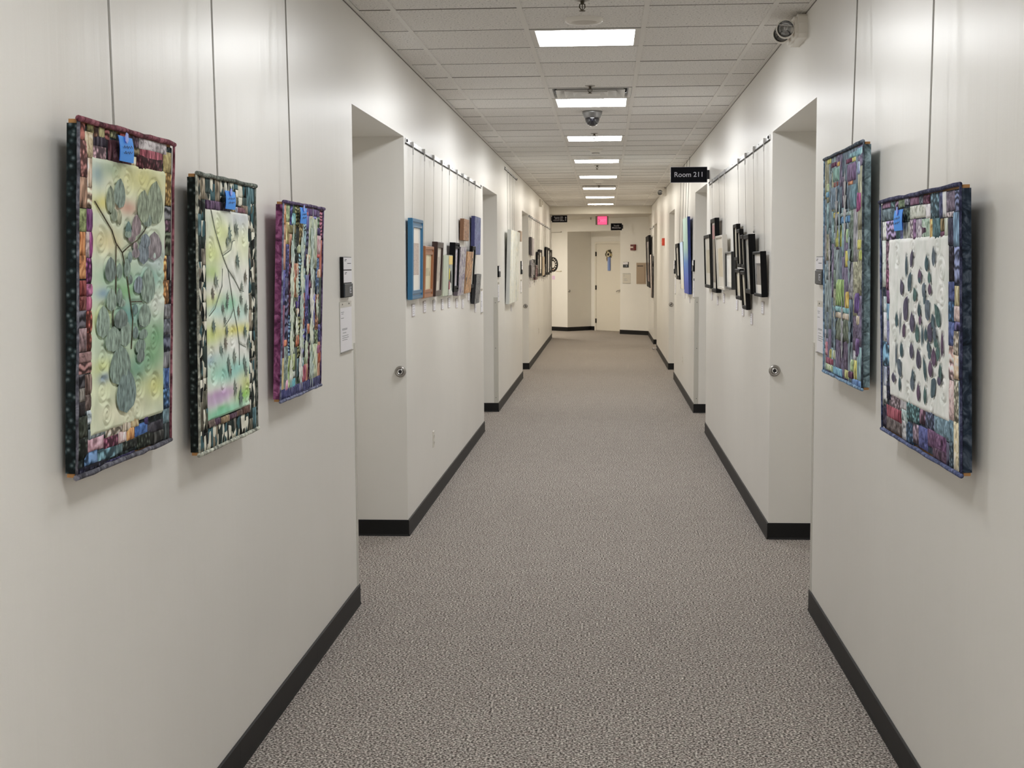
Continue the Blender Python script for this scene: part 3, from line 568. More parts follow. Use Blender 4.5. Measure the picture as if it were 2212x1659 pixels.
# projecting signs
def flag_sign(loc,rot,W,H,body,size,label,mount,arrow=False,al='CENTER',tx=0,sp=1.0):
    t=thing('hanging_sign',label,'sign',loc,rot,'projecting corridor signs')
    MB().cbox(0,W,-.008,.008,0,H,.0015).build('sign_panel',M_SIGN,t)
    E=plain('sign_edge',hx('B4B4BC'),.3,metal=.6)
    MB().rectsweep(W+.006,H+.006,[(0,-.0085),(0,.0085),(.0032,.0085),(.0032,-.0085)],-.003,-.003).build('sign_edge',E,t)
    text(body,size,M_LET,t,W/2+tx,-.0086,H/2,bold=.0005,spacing=sp)
    a,b=(W,W+mount) if mount>0 else (mount,0)
    MB().box(a,b,-.012,.012,H*.2,H*.8).build('wall_bracket',plain('bracket_dark',(.03,.03,.035),.4),t)
    if arrow:
        x=W*.90
        MB().box(x-.006,x+.006,-.0092,-.008,H*.2,H*.68).frontprism([(x-.017,H*.64),(x+.017,H*.64),(x,H*.84)],-.0092,-.008).build('arrow',M_LET,t)
    return t
flag_sign((.615,13.3,2.428),(0,0,0),.342,.143,'Room 211',.066,'navy projecting sign reading Room 211 over the right side',.022)
flag_sign((XL+.02,30.72,2.572),(0,0,0),.335,.150,'Rooms 203,\n204 & 212\nChurch Office',.042,'navy projecting sign with an arrow naming rooms and the church office',-.02,True,tx=-.02,sp=.85)
l,r=onend(1.52,2.432,.05)
t=flag_sign((.113,32.25,2.425),(0,0,0),.255,.158,'Youth\nMinistries',.052,'small navy sign reading Youth Ministries at the end of the corridor',.03,sp=.9)
# exit sign hung below the lobby ceiling
t=thing('exit_sign','glowing pink red exit sign under the lobby ceiling','exit sign',(-.09,31.2,2.520))
MB().cbox(-.145,.145,-.008,.008,0,.195,.002).build('sign_plate',plain('exit_plate',hx('8A8478'),.3),t)
MB().box(-.10,.112,-.012,-.008,.008,.190).build('lit_face',emit('exit_glow',(1.0,.10,.24),.27),t)
text('EXIT',.085,emit('exit_letters',(1.0,.18,.34),.31),t,.012,-.0125,.095,bold=.001)
MB().tube([(-.070,-.0128,.130),(-.055,-.0128,.095),(-.070,-.0128,.060)],.006,5).build('arrow_mark',plain('exit_dark',(.25,.01,.03),.4),t)
MB().box(-.12,.12,-.012,.012,.195,.203).build('mount_rail',plain('exit_mount',hx('A8A296'),.4),t)
# alarm devices
l,r=onend(2.27,1.957)
t=thing('fire_alarm','dark red fire alarm strobe on the angled end wall','fire alarm',l,r)
RED=plain('alarm_red',hx('7A1E1C'),.35)
MB().cbox(-.07,.07,-.05,0,0,.135,.006).build('alarm_body',RED,t)
MB().box(-.058,.035,-.060,-.05,.055,.088).build('strobe_lens',plain('strobe_clear',hx('E8D8D0'),.15),t)
MB().box(-.045,.045,-.052,-.05,.100,.120).box(-.045,.045,-.052,-.05,.015,.035).build('grille',plain('alarm_dark_red',hx('4A1010'),.5),t)
loc,rot=onwall('R',23.3,1.952)
t=thing('fire_alarm','red fire alarm seen edge on high on the right wall','fire alarm',loc,rot)
MB().cbox(-.06,.06,-.045,0,0,.125,.006).build('alarm_body',plain('alarm_orange_red',hx('C04028'),.35),t)
MB().box(-.04,.04,-.055,-.045,.04,.085).build('strobe_lens',plain('strobe_clear',hx('E8D8D0'),.15),t)
MB().lathe([(0,-.022),(.016,-.02),(.022,-.01),(.022,0)],16,'y',(-.55,0,.055)).build('detector_button',M_WHITE,tag(thing('wall_sensor','tiny round white sensor beside the red alarm on the right wall','sensor',loc,rot)),True)
# electrical panel
l,r=onend(2.515,1.180)
t=thing('electrical_panel','tan metal electrical panel on the angled end wall','electrical panel',l,r)
PM=plain('panel_tan',hx('A8957F'),.45); 
MB().cbox(-.15,.15,-.012,0,0,.488,.003).build('panel_trim',PM,t)
pd=MB().cbox(-.12,.12,-.019,-.012,.03,.452,.002).build('panel_door',plain('panel_tan_door',hx('A38F79'),.45),t)
MB().box(-.105,.075,-.024,-.019,.408,.424).build('handle_slot',M_BLACK,pd)
MB().lathe([(0,-.023),(.007,-.022),(.008,-.019)],12,'y',(-.062,0,.248)).build('lock',M_STEEL,pd)
# rails with wires on the end wall, round wreath plaque, pink note
l,r=onend(-.39,2.42)
t=thing('picture_rail','short pale picture rail on the end wall beside the lobby corner','picture rail',l,r)
MB().box(-.30,.18,-.008,0,0,.012).box(.172,.18,-.02,0,0,.03).build('rail_strip',plain('rail_grey',hx('9A958A'),.4),t)
l,r=onend(-.34,1.463)
t=thing('picture_rail','pale lower bar on the end wall beside the round plaque','picture rail',l,r)
MB().box(-.06,.125,-.012,0,0,.014).box(.117,.125,-.03,0,0,.02).build('rail_strip',plain('rail_cream',hx('C8BFA8'),.4),t)
l,r=onend(-.52,1.64)
t=thing('round_plaque','round black ring plaque with white dots on the end wall','plaque',l,r)
MB().lathe([(.085,0),(.085,-.02),(.10,-.028),(.165,-.028),(.178,-.02),(.178,0)],48,'y').build('ring',plain('ring_black',(.01,.01,.01),.4),t,True)
MB().lathe([(0,-.012),(.086,-.012)],40,'y').build('centre_disc',plain('plaque_white',hx('DAD6D0'),.5),t)
for k in range(14):
    a=2*math.pi*k/14; c=['E6E0D8','CFC8C0','D8B8A0','B87850'][0 if k not in (10,11) else 2]
    MB().lathe([(0,-.036),(.014,-.034),(.019,-.028)],12,'y',(.132*math.cos(a),0,.132*math.sin(a))).build('dot',plain('dot_'+c,hx(c),.5),t,True)
wl=[(-.60,-.006,2.42-1.64),(-.30,-.012,.17)]
o=tag(MB().tube([Vector((-.06,-.008,.78)),Vector((-.01,-.014,.17))],.003,5).build('hanging_wire',M_WIRE,None,loc=l,rot=r),'thin wire holding the round black plaque on the end wall','wire')
l,r=onend(-.51,1.266)
o=tag(MB().box(-.055,.055,-.002,0,0,.095).build('paper_note',plain('paper_pink',hx('DCC0DC'),.6),None,loc=l,rot=r),'small pink paper note on the end wall below the round plaque','note')
# sunflower wreath on the end door
dl=elocal(.652,RD)
t=thing('door_wreath','sunflower wreath with blue ribbons on the end door','wreath',(dl[0]-EN[0]*.014,dl[1]-EN[1]*.014,1.876),(0,0,EANG))
FOL=plain('wreath_foliage',hx('4A4430'),.7); PAL=plain('wreath_pale',hx('C0B084'),.7)
rg=random.Random(3)
for k in range(16):
    a=2*math.pi*k/16+rg.uniform(-.15,.15); r0,r1=.05,.10+rg.uniform(0,.035); w=.028
    c=(-.01,.01); 
    ca,sa=math.cos(a),math.sin(a)
    pts=[(c[0]+ca*r0,-.012,c[1]+sa*r0),(c[0]+ca*(r0+r1)/2-sa*w,-.02,c[1]+sa*(r0+r1)/2+ca*w),(c[0]+ca*r1,-.008,c[1]+sa*r1),(c[0]+ca*(r0+r1)/2+sa*w,-.02,c[1]+sa*(r0+r1)/2-ca*w)]
    v=pts+[(x,y+.006,z) for x,y,z in pts]
    MB().add(v,[(0,1,2,3),(7,6,5,4)]+[(q,4+q,4+(q+1)%4,(q+1)%4) for q in range(4)]).build('leaf',FOL if k%5 else PAL,t)
for k in range(14):
    a=2*math.pi*k/14; ca,sa=math.cos(a),math.sin(a); r0,r1,w=.028,.066,.013
    pts=[(ca*r0,-.03,sa*r0),(ca*.05-sa*w,-.036,sa*.05+ca*w),(ca*r1,-.028,sa*r1),(ca*.05+sa*w,-.036,sa*.05-ca*w)]
    v=pts+[(x,y+.004,z) for x,y,z in pts]
    MB().add(v,[(0,1,2,3),(7,6,5,4)]+[(q,4+q,4+(q+1)%4,(q+1)%4) for q in range(4)]).build('petal',plain('petal_cream',hx('E6DCC0'),.6),t)
MB().lathe([(0,-.048),(.018,-.046),(.031,-.036),(.032,-.026)],20,'y').build('flower_centre',plain('flower_brown',hx('241810'),.8),t,True)
MB().frontprism([(-.075,-.06),(-.035,-.05),(-.03,-.12),(-.06,-.17),(-.085,-.11)],-.018,-.010).build('bow_loop',plain('wreath_taupe',hx('8A7860'),.7),t)
for x in (-.040,-.008,.022):
    MB().frontprism([(x,-.06),(x+.030,-.06),(x+.032,-.39),(x+.002,-.40)],-.016+x*.05,-.013+x*.05).build('ribbon',plain('ribbon_blue_%d'%int(x*1000),hx(['9AACD8','8098CC','6E84C0'][int((x+.05)/.03)]),.6),t)
# door stop on the floor near the fourth right doorway
t=thing('door_stop','small dark door stop at the foot of the right wall near the end','door stop',(XR,26.4,.04),(0,0,-HP))
MB().tube([(0,-.007,0),(0,-.06,-.006)],.008,8).lathe([(0,-.085),(.018,-.083),(.02,-.06),(0,-.058)],14,'y',(0,0,-.006)).build('stop_post',M_STEEL,t)
MB().lathe([(0,-.092),(.014,-.090),(.017,-.084),(.0,-.083)],14,'y',(0,0,-.006)).build('rubber_tip',M_RUB,t)
# ================================================================ PICTURES
AC={}
def art(name,cols,scale=(6,6,6),detail=4,dist=.6,rough=.5,interp='LINEAR',seed=0,kind='noise',coat=0):
    m,nt,b=newmat(name)
    mp=mapped(nt,scale,(0,0,0),(seed*1.7,seed*.9,seed*2.3))
    if kind=='noise':
        n=N(nt,'ShaderNodeTexNoise'); n.inputs['Scale'].default_value=1; n.inputs['Detail'].default_value=detail; n.inputs['Distortion'].default_value=dist; out='Fac'
        lo,hi=.40,.60
    elif kind=='wave':
        n=N(nt,'ShaderNodeTexWave'); n.inputs['Scale'].default_value=1; n.inputs['Distortion'].default_value=dist*6; n.inputs['Detail'].default_value=detail; out='Fac'; lo,hi=.02,.98
    elif kind=='grad':
        n=N(nt,'ShaderNodeSeparateXYZ'); out='Z'; lo,hi=.0,1.0
    else:
        n=N(nt,'ShaderNodeTexVoronoi'); n.inputs['Scale'].default_value=1; out='Color'; lo,hi=.1,.9
    nt.links.new(mp.outputs[0],n.inputs[0])
    K=len(cols); r=ramp(nt,[(lo+(hi-lo)*i/(K-1),hx(c,1.25)) for i,c in enumerate(cols)],interp)
    nt.links.new(n.outputs[out],r.inputs[0]); nt.links.new(r.outputs[0],b.inputs['Base Color'])
    b.inputs['Roughness'].default_value=rough
    if coat: b.inputs['Coat Weight'].default_value=coat; b.inputs['Coat Roughness'].default_value=.06
    return m
def hang(name,label,cat,side,y0,y1,z0,tilt,back,group):
    loc,rot=onwall(side,(y0+y1)/2,z0,back,math.radians(tilt))
    return thing(name,label,cat,loc,rot,group)
def framed(label,side,y0,y1,z0,z1,tilt,fcol,fw,mat,mb_,am,fd=.03,back=.008,group='framed pictures on the walls',frough=.35,steps=False):
    t=hang('framed_picture',label,'picture',side,y0,y1,z0,tilt,back,group)
    w,h=y1-y0,z1-z0
    dk=sum(hx(fcol))<.06; FM=plain('frame_'+fcol,hx(fcol,.45 if dk else 1.2),.55 if dk else frough,spec=.15 if dk else .5)
    prof=[(0,0),(0,-fd+.004),(.004,-fd)]
    if steps: prof+=[(fw*.35,-fd),(fw*.4,-fd+.008),(fw*.6,-fd+.008),(fw*.66,-fd+.002),(fw*.85,-fd+.002)]
    prof+=[(fw-.002,-fd+.001),(fw,-fd+.004),(fw,0)]
    MB().rectsweep(w,h,prof,-w/2,0).build('frame',FM,t)
    yb=-fd+.012
    if mat: MB().box(-w/2+fw-.001,w/2-fw+.001,yb,-.001,fw-.001,h-fw+.001).build('mat_board',plain('mat_'+mat,hx(mat,1.2),.6,coat=.6),t)
    else: mb_=0
    a=fw+mb_
    o=MB().box(-w/2+a,w/2-a,yb-.0012,yb+.004,a*1.15,h-a*1.15).build('print',am,t)
    return t
def canvas(label,side,y0,y1,z0,z1,tilt,edge,am,depth=.032,back=.008,group='unframed canvases on the walls'):
    t=hang('canvas_painting',label,'painting',side,y0,y1,z0,tilt,back,group)
    w,h=y1-y0,z1-z0
    MB().cbox(-w/2,w/2,-depth,0,0,h,.002).build('canvas_block',plain('edge_'+edge,hx(edge,1.2),.7),t)
    MB().box(-w/2+.002,w/2-.002,-depth-.0012,-depth+.001,.002,h-.002).build('painted_face',am,t)
    return t
ZR=2.394
def rail(side,y0,y1,label,screws=9,z=None):
    loc,rot=onwall(side,(y0+y1)/2,z or ZR)
    t=thing('picture_rail',label,'picture rail',loc,rot,'picture hanging rails')
    w=y1-y0
    MB().box(-w/2,w/2,-.006,0,.006,.034).build('rail_strip',M_ACRYL,t)
    MB().box(-w/2,w/2,-.009,0,.0,.005).build('rail_lip',M_BLACK,t)
    for k in range(screws):
        MB().lathe([(0,-.009),(.004,-.007),(.0045,-.006)],8,'y',(-w/2+.05+(w-.1)*k/(screws-1)+.07*(k%2),0,.022)).build('screw',M_SCREW,t)
    for e in (-1,1): MB().lathe([(0,-.014),(.009,-.012),(.010,-.006)],10,'y',(e*(w/2-.03),0,.020)).build('end_bolt',M_BLACK,t)
def wire(side,y,ztop,zbot,dtop,dbot,label,hook=True,r=.0017,ybot=None,clip=False):
    loc,rot=onwall(side,y,zbot)
    t=thing('hanging_wire',label,'wire',loc,rot,'picture hanging wires')
    H=ztop-zbot; xb=0 if ybot is None else (ybot-y)*(1 if side=='L' else -1)
    MB().tube([(xb,-dbot,0),(xb*.5,-(dbot+dtop)/2,H*.5),(0,-dtop,H)],r,5).build('cable',M_CABLE if r>.0025 and ztop>2.85 and side+str(hook)!='x' else M_WIRE,t)
    if hook:
        MB().box(-.004,.004,-dtop-.004,-.002,H,H+.030).box(-.007,.007,-dtop-.003,-dtop+.003,H-.050,H-.008).build('hook',plain('hook_grey',hx('BEBCBA'),.35,metal=.3),t)
    if clip: MB().box(-.008,.008,-dbot-.006,-dbot+.006,.05,.075).box(-.007,.007,-dbot-.006,-dbot+.006,.0,.03).lathe([(.006,0),(.009,.008),(.006,.016)],8,'z',(0,-dbot,.03)).build('adjuster',M_CHROME,t)
def card(side,yc,z1,label,w=.125,h=.078):
    loc,rot=onwall(side,yc,z1-h)
    t=thing('title_card',label,'label card',loc,rot,'white title cards')
    MB().box(-w/2,w/2,-.0045,0,0,h).build('card_mount',plain('card_edge',hx('B4AAA6'),.5),t)
    c=MB().box(-w/2+.003,w/2-.002,-.0055,-.0045,.003,h-.003).build('card_paper',M_PAPER,t)
    lines(c,-w/2+.01,w/2-.01,-.0055,[(h*.78,.1,.6),(h*.60,.1,.8),(h*.42,.1,.5),(h*.25,.1,.7)],M_GREYINK,th=.0028)
rail('L',8.36,13.40,'long picture rail on the left wall above the row of art')
rail('R',8.41,13.22,'long picture rail on the right wall above the dark frames')
rail('L',21.70,30.15,'far picture rail on the left wall beyond the third doorway',16)
rail('R',28.42,30.75,'short far picture rail at the end of the right wall',6)
rail('L',16.55,18.85,'short picture rail close to the ceiling above the large pale canvas',6,2.79)
# ---- left row
D='left row'
framed('blue framed picture with a wide white mat, first of the left row','L',8.33,8.82,1.450,1.947,.9,'2C6488',.055,'E2E0DA',.075,art('art_stipple',['B8A8A0','A0908C','C4B4AC','968480'],(90,90,90),2,.1,coat=.5),steps=True)
framed('light wood framed picture with a cream mat beside the blue frame','L',8.88,9.33,1.446,1.785,2.1,'9A6440',.055,'D8D0AC',.07,art('art_olive',['B0A888','98946C','C8C0A0','8A8460'],(14,14,4),3,.4,coat=.5),steps=True)
framed('dark brown framed narrow picture, third of the left row','L',9.39,9.74,1.446,1.821,3.1,'3A2824',.04,'DCD4C8',.05,art('art_birch',['E0D8CC','8A8078','C4B8AC','5A5048','DAD0C4'],(40,40,5),4,.5,coat=.5),.04)
canvas('pale green canvas with thin line drawing in the left row','L',9.87,10.19,1.433,1.732,1.9,'A4A898',art('art_sage',['A8B09E','B4BAA8','9EA896','ACB4A2'],(5,5,5),2))
tt=canvas('collage canvas with a yellow square and black and white figures','L',10.215,10.48,1.428,1.734,1.4,'8A8478',art('art_collage_base',['7E8480','9A9C94','747A76'],(4,4,4),2))
W_=.265
def face(t,pts,hexc,depth=.0345,nm='painted_shape'):
    MB().frontprism(pts,-depth,-.031).build(nm,plain('shape_'+hexc,hx(hexc,1.25),.6),t)
face(tt,[(-.125,.235),(.12,.235),(.12,.30),(-.125,.30)],'C8B070'); face(tt,[(-.11,.12),(-.06,.13),(-.05,.20),(-.09,.21)],'D8C838')
face(tt,[(-.09,.06),(.05,.06),(.06,.15),(.01,.19),(-.06,.17)],'1A1818',.0350); face(tt,[(-.10,.02),(.0,.03),(.02,.09),(-.08,.11)],'CFCBC4',.0356); face(tt,[(-.12,.05),(-.07,.05),(-.06,.11),(-.11,.11)],'8A3038',.0360); face(tt,[(-.10,.005),(.11,.005),(.10,.035),(-.06,.045)],'B8B8B4',.0362)
tt=framed('black framed print with blue and white panels in the left row','L',10.50,10.82,1.453,1.832,2.3,'15131A',.045,'C4C0CA',.018,art('art_panels',['B8B0B8','7A6A78','D8D4D8','9A8488'],(25,25,12),4,.7,coat=.5),.045,steps=True)
canvas('purple and grey painted canvas leaning out of the left row','L',10.87,11.33,1.416,1.805,4.2,'6A6068',art('art_purple',['3A2A5A','6A6070','A098A0','BCB4B0','8A8488','C8C4C0','4A4248'],(22,22,9),6,1.6))
canvas('small rusty brown canvas hung high in the left row','L',11.36,11.80,1.861,2.040,2.0,'6A4A34',art('art_rust',['3A2418','B88A68','6A3E28','C8A080','4A2C1C'],(34,34,34),5,1.2))
canvas('tan wood grain abstract canvas in the left row','L',11.44,11.92,1.422,1.773,4.5,'8A6848',art('art_tan',['4A2C20','D0A070','C89A68','7A4A34','DCB488','2A1A16'],(13,13,5),5,1.8))
framed('narrow black framed picture near the end of the left row','L',11.97,12.24,1.454,1.823,3.5,'141416',.035,'CFCBC2',.03,art('art_pale1',['C8C4BC','B4B0A8','DAD6CE'],(6,6,6),3,coat=.5))
canvas('deep blue and violet canvas hung high at the end of the left row','L',12.30,12.88,1.750,2.093,1.3,'3A3C68',art('art_blue',['2C3060','5A5C9A','8890B8','3C4478','5A7088','40507A'],(24,24,9),5,1.0))
canvas('black and grey canvas hung low at the end of the left row','L',12.28,12.74,1.310,1.575,4.5,'222224',art('art_grey',['1A1A1C','5A5C5E','9A9A98','2C2C30','7A7C7C'],(22,22,14),6,1.5))
AW=[(8.594,1.947,'blue framed picture'),(9.139,1.785,'light wood framed picture'),(9.637,1.821,'dark brown framed picture'),(10.126,1.732,'pale green canvas'),(10.597,1.832,'black framed print with blue panels'),(11.157,1.805,'purple and grey canvas'),(11.631,2.040,'small rusty brown canvas'),(12.107,1.823,'narrow black frame in the left row'),(12.689,2.093,'deep blue and violet canvas')]
for y,z,l in AW: wire('L',y,ZR,z-.02,.016,.005,'thin hanging wire above the '+l)
wire('L',12.55,1.76,1.56,.02,.03,'short wire between the high blue canvas and the low grey one',False)
wire('L',11.70,1.87,1.76,.02,.03,'short wire below the small rusty brown canvas',False)
for (y,z),l in zip([(8.62,1.417),(9.16,1.422),(9.671,1.416),(10.165,1.408),(10.596,1.408),(11.148,1.388),(11.615,1.37),(12.116,1.419),(12.749,1.296)],['blue framed picture','light wood framed picture','dark brown framed picture','pale green canvas','yellow square collage canvas','purple and grey canvas','tan wood grain canvas','narrow black frame in the left row','low black and grey canvas']):
    card('L',y,z,'white title card under the '+l)
# ---- left middle wall
tt=canvas('large pale abstract canvas leaning from the left wall past the second doorway','L',16.55,18.25,1.180,2.075,1.7,'C6C8C6',art('art_whiteabs',['DCDCD4','CFD0C8','B0B4A8','D8D8D0','C8BC94','E0E0DA','8A9088','DADAD2'],(9,9,1.8),5,1.3),.045)
canvas('small brownish canvas high beside the large pale canvas','L',18.95,19.30,1.972,2.115,1,'8A7868',art('art_brownish',['A89480','8A7464','B8A490'],(8,8,8),3))
card('L',17.62,1.138,'white title card under the large pale abstract canvas')
for y,w_ in ((16.9,'left'),(17.35,'second'),(17.85,'third'),(18.15,'right')):
    wire('L',y,2.79,2.06,.012,.012,'%s wire of the four above the large pale abstract canvas'%w_,False,.003)
# ---- far left row
far=[('dark canvas',21.74,21.97,1.802,2.082,'c','4A4446',['3A3638','6A6264']),('grey canvas',22.02,22.55,1.795,2.070,'c','8A8486',['A49C9E','8C8486','B4ACAE']),
 ('thin dark frame',21.72,21.86,1.458,1.640,'f','3A3434',['C0B8B4','A8A09C']),('pale picture with thin frame',21.93,22.38,1.433,1.723,'f','8A8688',['CFCACC','B8B4B6']),
 ('black framed white picture',22.45,23.00,1.429,1.732,'f','18181A',['D4D0CC','B4B0AC']),('low maroon picture',23.08,23.78,1.392,1.637,'f','4A2C30',['8A6A6C','5A3A40']),
 ('tall dark picture',23.85,24.40,1.438,1.868,'f','1C1A1C',['CFC8C0','9A948C']),('black framed tall picture',24.52,25.48,1.438,1.913,'f','161416',['E0D8CC','C0B8AC']),
 ('tan canvas',25.62,26.42,1.437,1.794,'c','9A8A74',['B0A088','8A7A64']),('short black picture',26.52,27.05,1.412,1.651,'f','141214',['CFCBC4','A8A49C']),
 ('tallest black frame',27.18,27.98,1.438,1.990,'f','121214',['8A8680','5A5854']),('black frame with white mat',28.06,28.98,1.434,1.982,'f','111113',['E0DCD8','C8C4C0']),
 ('last black frame',29.22,30.15,1.465,1.954,'f','101012',['6A6662','3A3836'])]
for i,(nm_,a,b,z0,z1,k,e,cs) in enumerate(far):
    am=art('art_far%d'%i,cs if len(cs)>1 else cs*2,(6,6,6),3,seed=i)
    lab='%s in the far cluster on the left wall'%nm_
    if i<2: lab='%s hung high at the start of the far left cluster'%nm_
    (canvas if k=='c' else framed)(lab,'L',a,b,z0,z1,.5,*((e,am) if k=='c' else (e,.05,cs[0],.06,am)))
    yy=(a+b)/2
    wire('L',yy,ZR,z1-.02,.016,.005,'far hanging wire above the '+nm_,True,.003)
    card('L',yy,(z0-.02) if i>1 else 1.36+.0*i,'far title card below the '+nm_,.10,.075)
# ---- right row
framed('grey mat picture in a thin black frame, farthest of the right row','R',12.48,13.20,1.434,1.922,1.8,'1A1A1C',.03,'D8D6CE',.09,art('art_r1',['BEB8A4','ACA690','C8C2AE'],(5,5,5),3,coat=.5),.034)
tt=framed('tall black framed picture with a pink top in the right row','R',11.78,12.26,1.410,2.045,1.6,'141416',.035,'D2CCC6',.04,art('art_r2',['8A8278','6E6860','A49C92'],(4,4,4),3,coat=.5),.04)
MB().box(-.16,.16,-.0300,-.027,.46,.58).build('pink_area',plain('pink_print',hx('C88890'),.5,coat=.5),tt)
framed('silver framed beige picture in the right row','R',10.97,11.62,1.450,1.887,2.9,'B8B4AC',.02,'CFCBC2',.07,art('art_r3',['BDB29A','AFA48C','C6BCA4'],(5,5,5),3,coat=.5),.042,frough=.25)
framed('small white picture with a diagonal line in the right row','R',10.40,10.94,1.464,1.749,1.0,'2A2A2A',.016,'D8D6D0',.03,art('art_r4',['E0DED8','D0CEC8','DAD8D2'],(3,3,3),2,coat=.5),.035)
for l,a,b,z0,z1,tl in (('topmost narrow black frame of the stepped group on the right',10.00,10.26,1.680,1.944,2.2),('second narrow frame stepping down on the right wall',9.74,9.97,1.633,1.902,2.7),('third narrow frame stepping down on the right wall',9.50,9.70,1.629,1.857,3.2),('lower narrow black frame below the stepped group',9.72,10.08,1.404,1.622,3.0),('lowest black frame of the stepped group on the right',9.32,9.60,1.350,1.612,4.0)):
    framed(l,'R',a,b,z0,z1,tl,'1E1C1B',.026,'CFC9BC',.02,art('art_'+l[:6]+l[-5:]+str(a),['D4CCB8','B8B09C','C8C0AC'],(6,6,6),2,coat=.5),.03,.010)
framed('large black edged picture seen almost edge on in the right row','R',8.93,9.26,1.465,1.850,3.0,'0E0E10',.03,'9A9A98',.02,art('art_r10',['A8A8A4','6A6A68','8A8A86'],(5,5,5),2,coat=.5),.045)
framed('black framed photo with a white mat, nearest of the right row','R',8.38,8.82,1.458,1.735,2.6,'121214',.018,'E0DEDC',.045,art('art_photo',['4A4A50','62626A','3A3A40','74747A'],(8,8,8),3,coat=.5),.036)
for (y,z),l in zip([(12.74,1.922),(11.984,2.045),(11.429,1.887),(10.269,1.944),(9.748,1.902),(9.208,1.850),(8.606,1.735)],['grey mat picture','pink topped picture','silver framed picture','topmost stepped frame','second stepped frame','large black edged picture','nearest black framed photo']):
    wire('R',y,ZR,z-.02,.016,.005,'thin hanging wire above the '+l+' on the right',True,.0017,None,y==9.208)
for (y,z),l in zip([(12.822,1.399),(12.169,1.375),(11.513,1.411),(10.375,1.39),(9.925,1.363),(9.336,1.328),(8.684,1.424)],['grey mat picture','pink topped picture','silver framed picture','small white picture','lower narrow frame','lowest stepped frame','nearest black framed photo']):
    card('R',y,z,'title card under the '+l+' on the right')
# ---- right middle wall
framed('black frame with a white mat on the right wall before the third doorway','R',17.70,18.40,1.452,1.915,2.5,'141414',.05,'DAD6CE',.06,art('art_b1',['CFC8BC','A8A298'],(5,5,5),2,coat=.5),.04)
canvas('white to pale blue canvas behind the tall blue canvas','R',16.72,17.36,1.347,1.921,2.0,'2A2A30',art('art_b2',['DAD0B8','D8D8D4','C8D4E0','B4C8E0'],(1,1,1.74),2,.1,kind='grad'))
canvas('tall canvas fading from pale teal to deep blue on the right wall','R',15.76,16.64,1.308,2.188,1.5,'2A3A78',art('art_b3',['30409A','3C56B0','4674B4','98B8AC','A6C2B6','B4CCC0'],(1,1,1.13),2,.1,kind='grad'),.032)
for y,z,l in ((16.2,2.16,'right'),(16.75,1.90,'third'),(17.3,1.90,'second'),(18.0,1.89,'left')):
    wire('R',y,2.885,z,.012,.035,'%s wire of the four behind the room sign on the right wall'%l,False,.003)
for y,z,l in ((18.2,1.40,'black frame before the third right doorway'),(17.2,1.30,'white to pale blue canvas'),(16.2,1.27,'tall teal and blue canvas')):
    card('R',y,z,'small title card under the '+l,.10,.07)
# ---- right far end
framed('tall black framed dark picture at the far end of the right wall','R',29.1,31.2,1.141,2.247,1.8,'121014',.12,'7A6A74',.10,art('art_c1',['2A2630','4A3E48','1C1A22'],(4,4,4),3,coat=.5),.05)
canvas('tall pale pink canvas beside the dark framed picture at the far right','R',28.42,28.95,.950,1.837,1.3,'4A4644',art('art_c2',['6A6460','D8C8C0','DCCCC4','E0D4CC'],(1,1,1.13),2,.1,kind='grad'))
wire('R',29.6,ZR,2.22,.014,.04,'wire holding the tall dark picture at the far right',True,.003)
wire('R',28.7,ZR,1.82,.014,.03,'wire holding the tall pale pink canvas',True,.003)
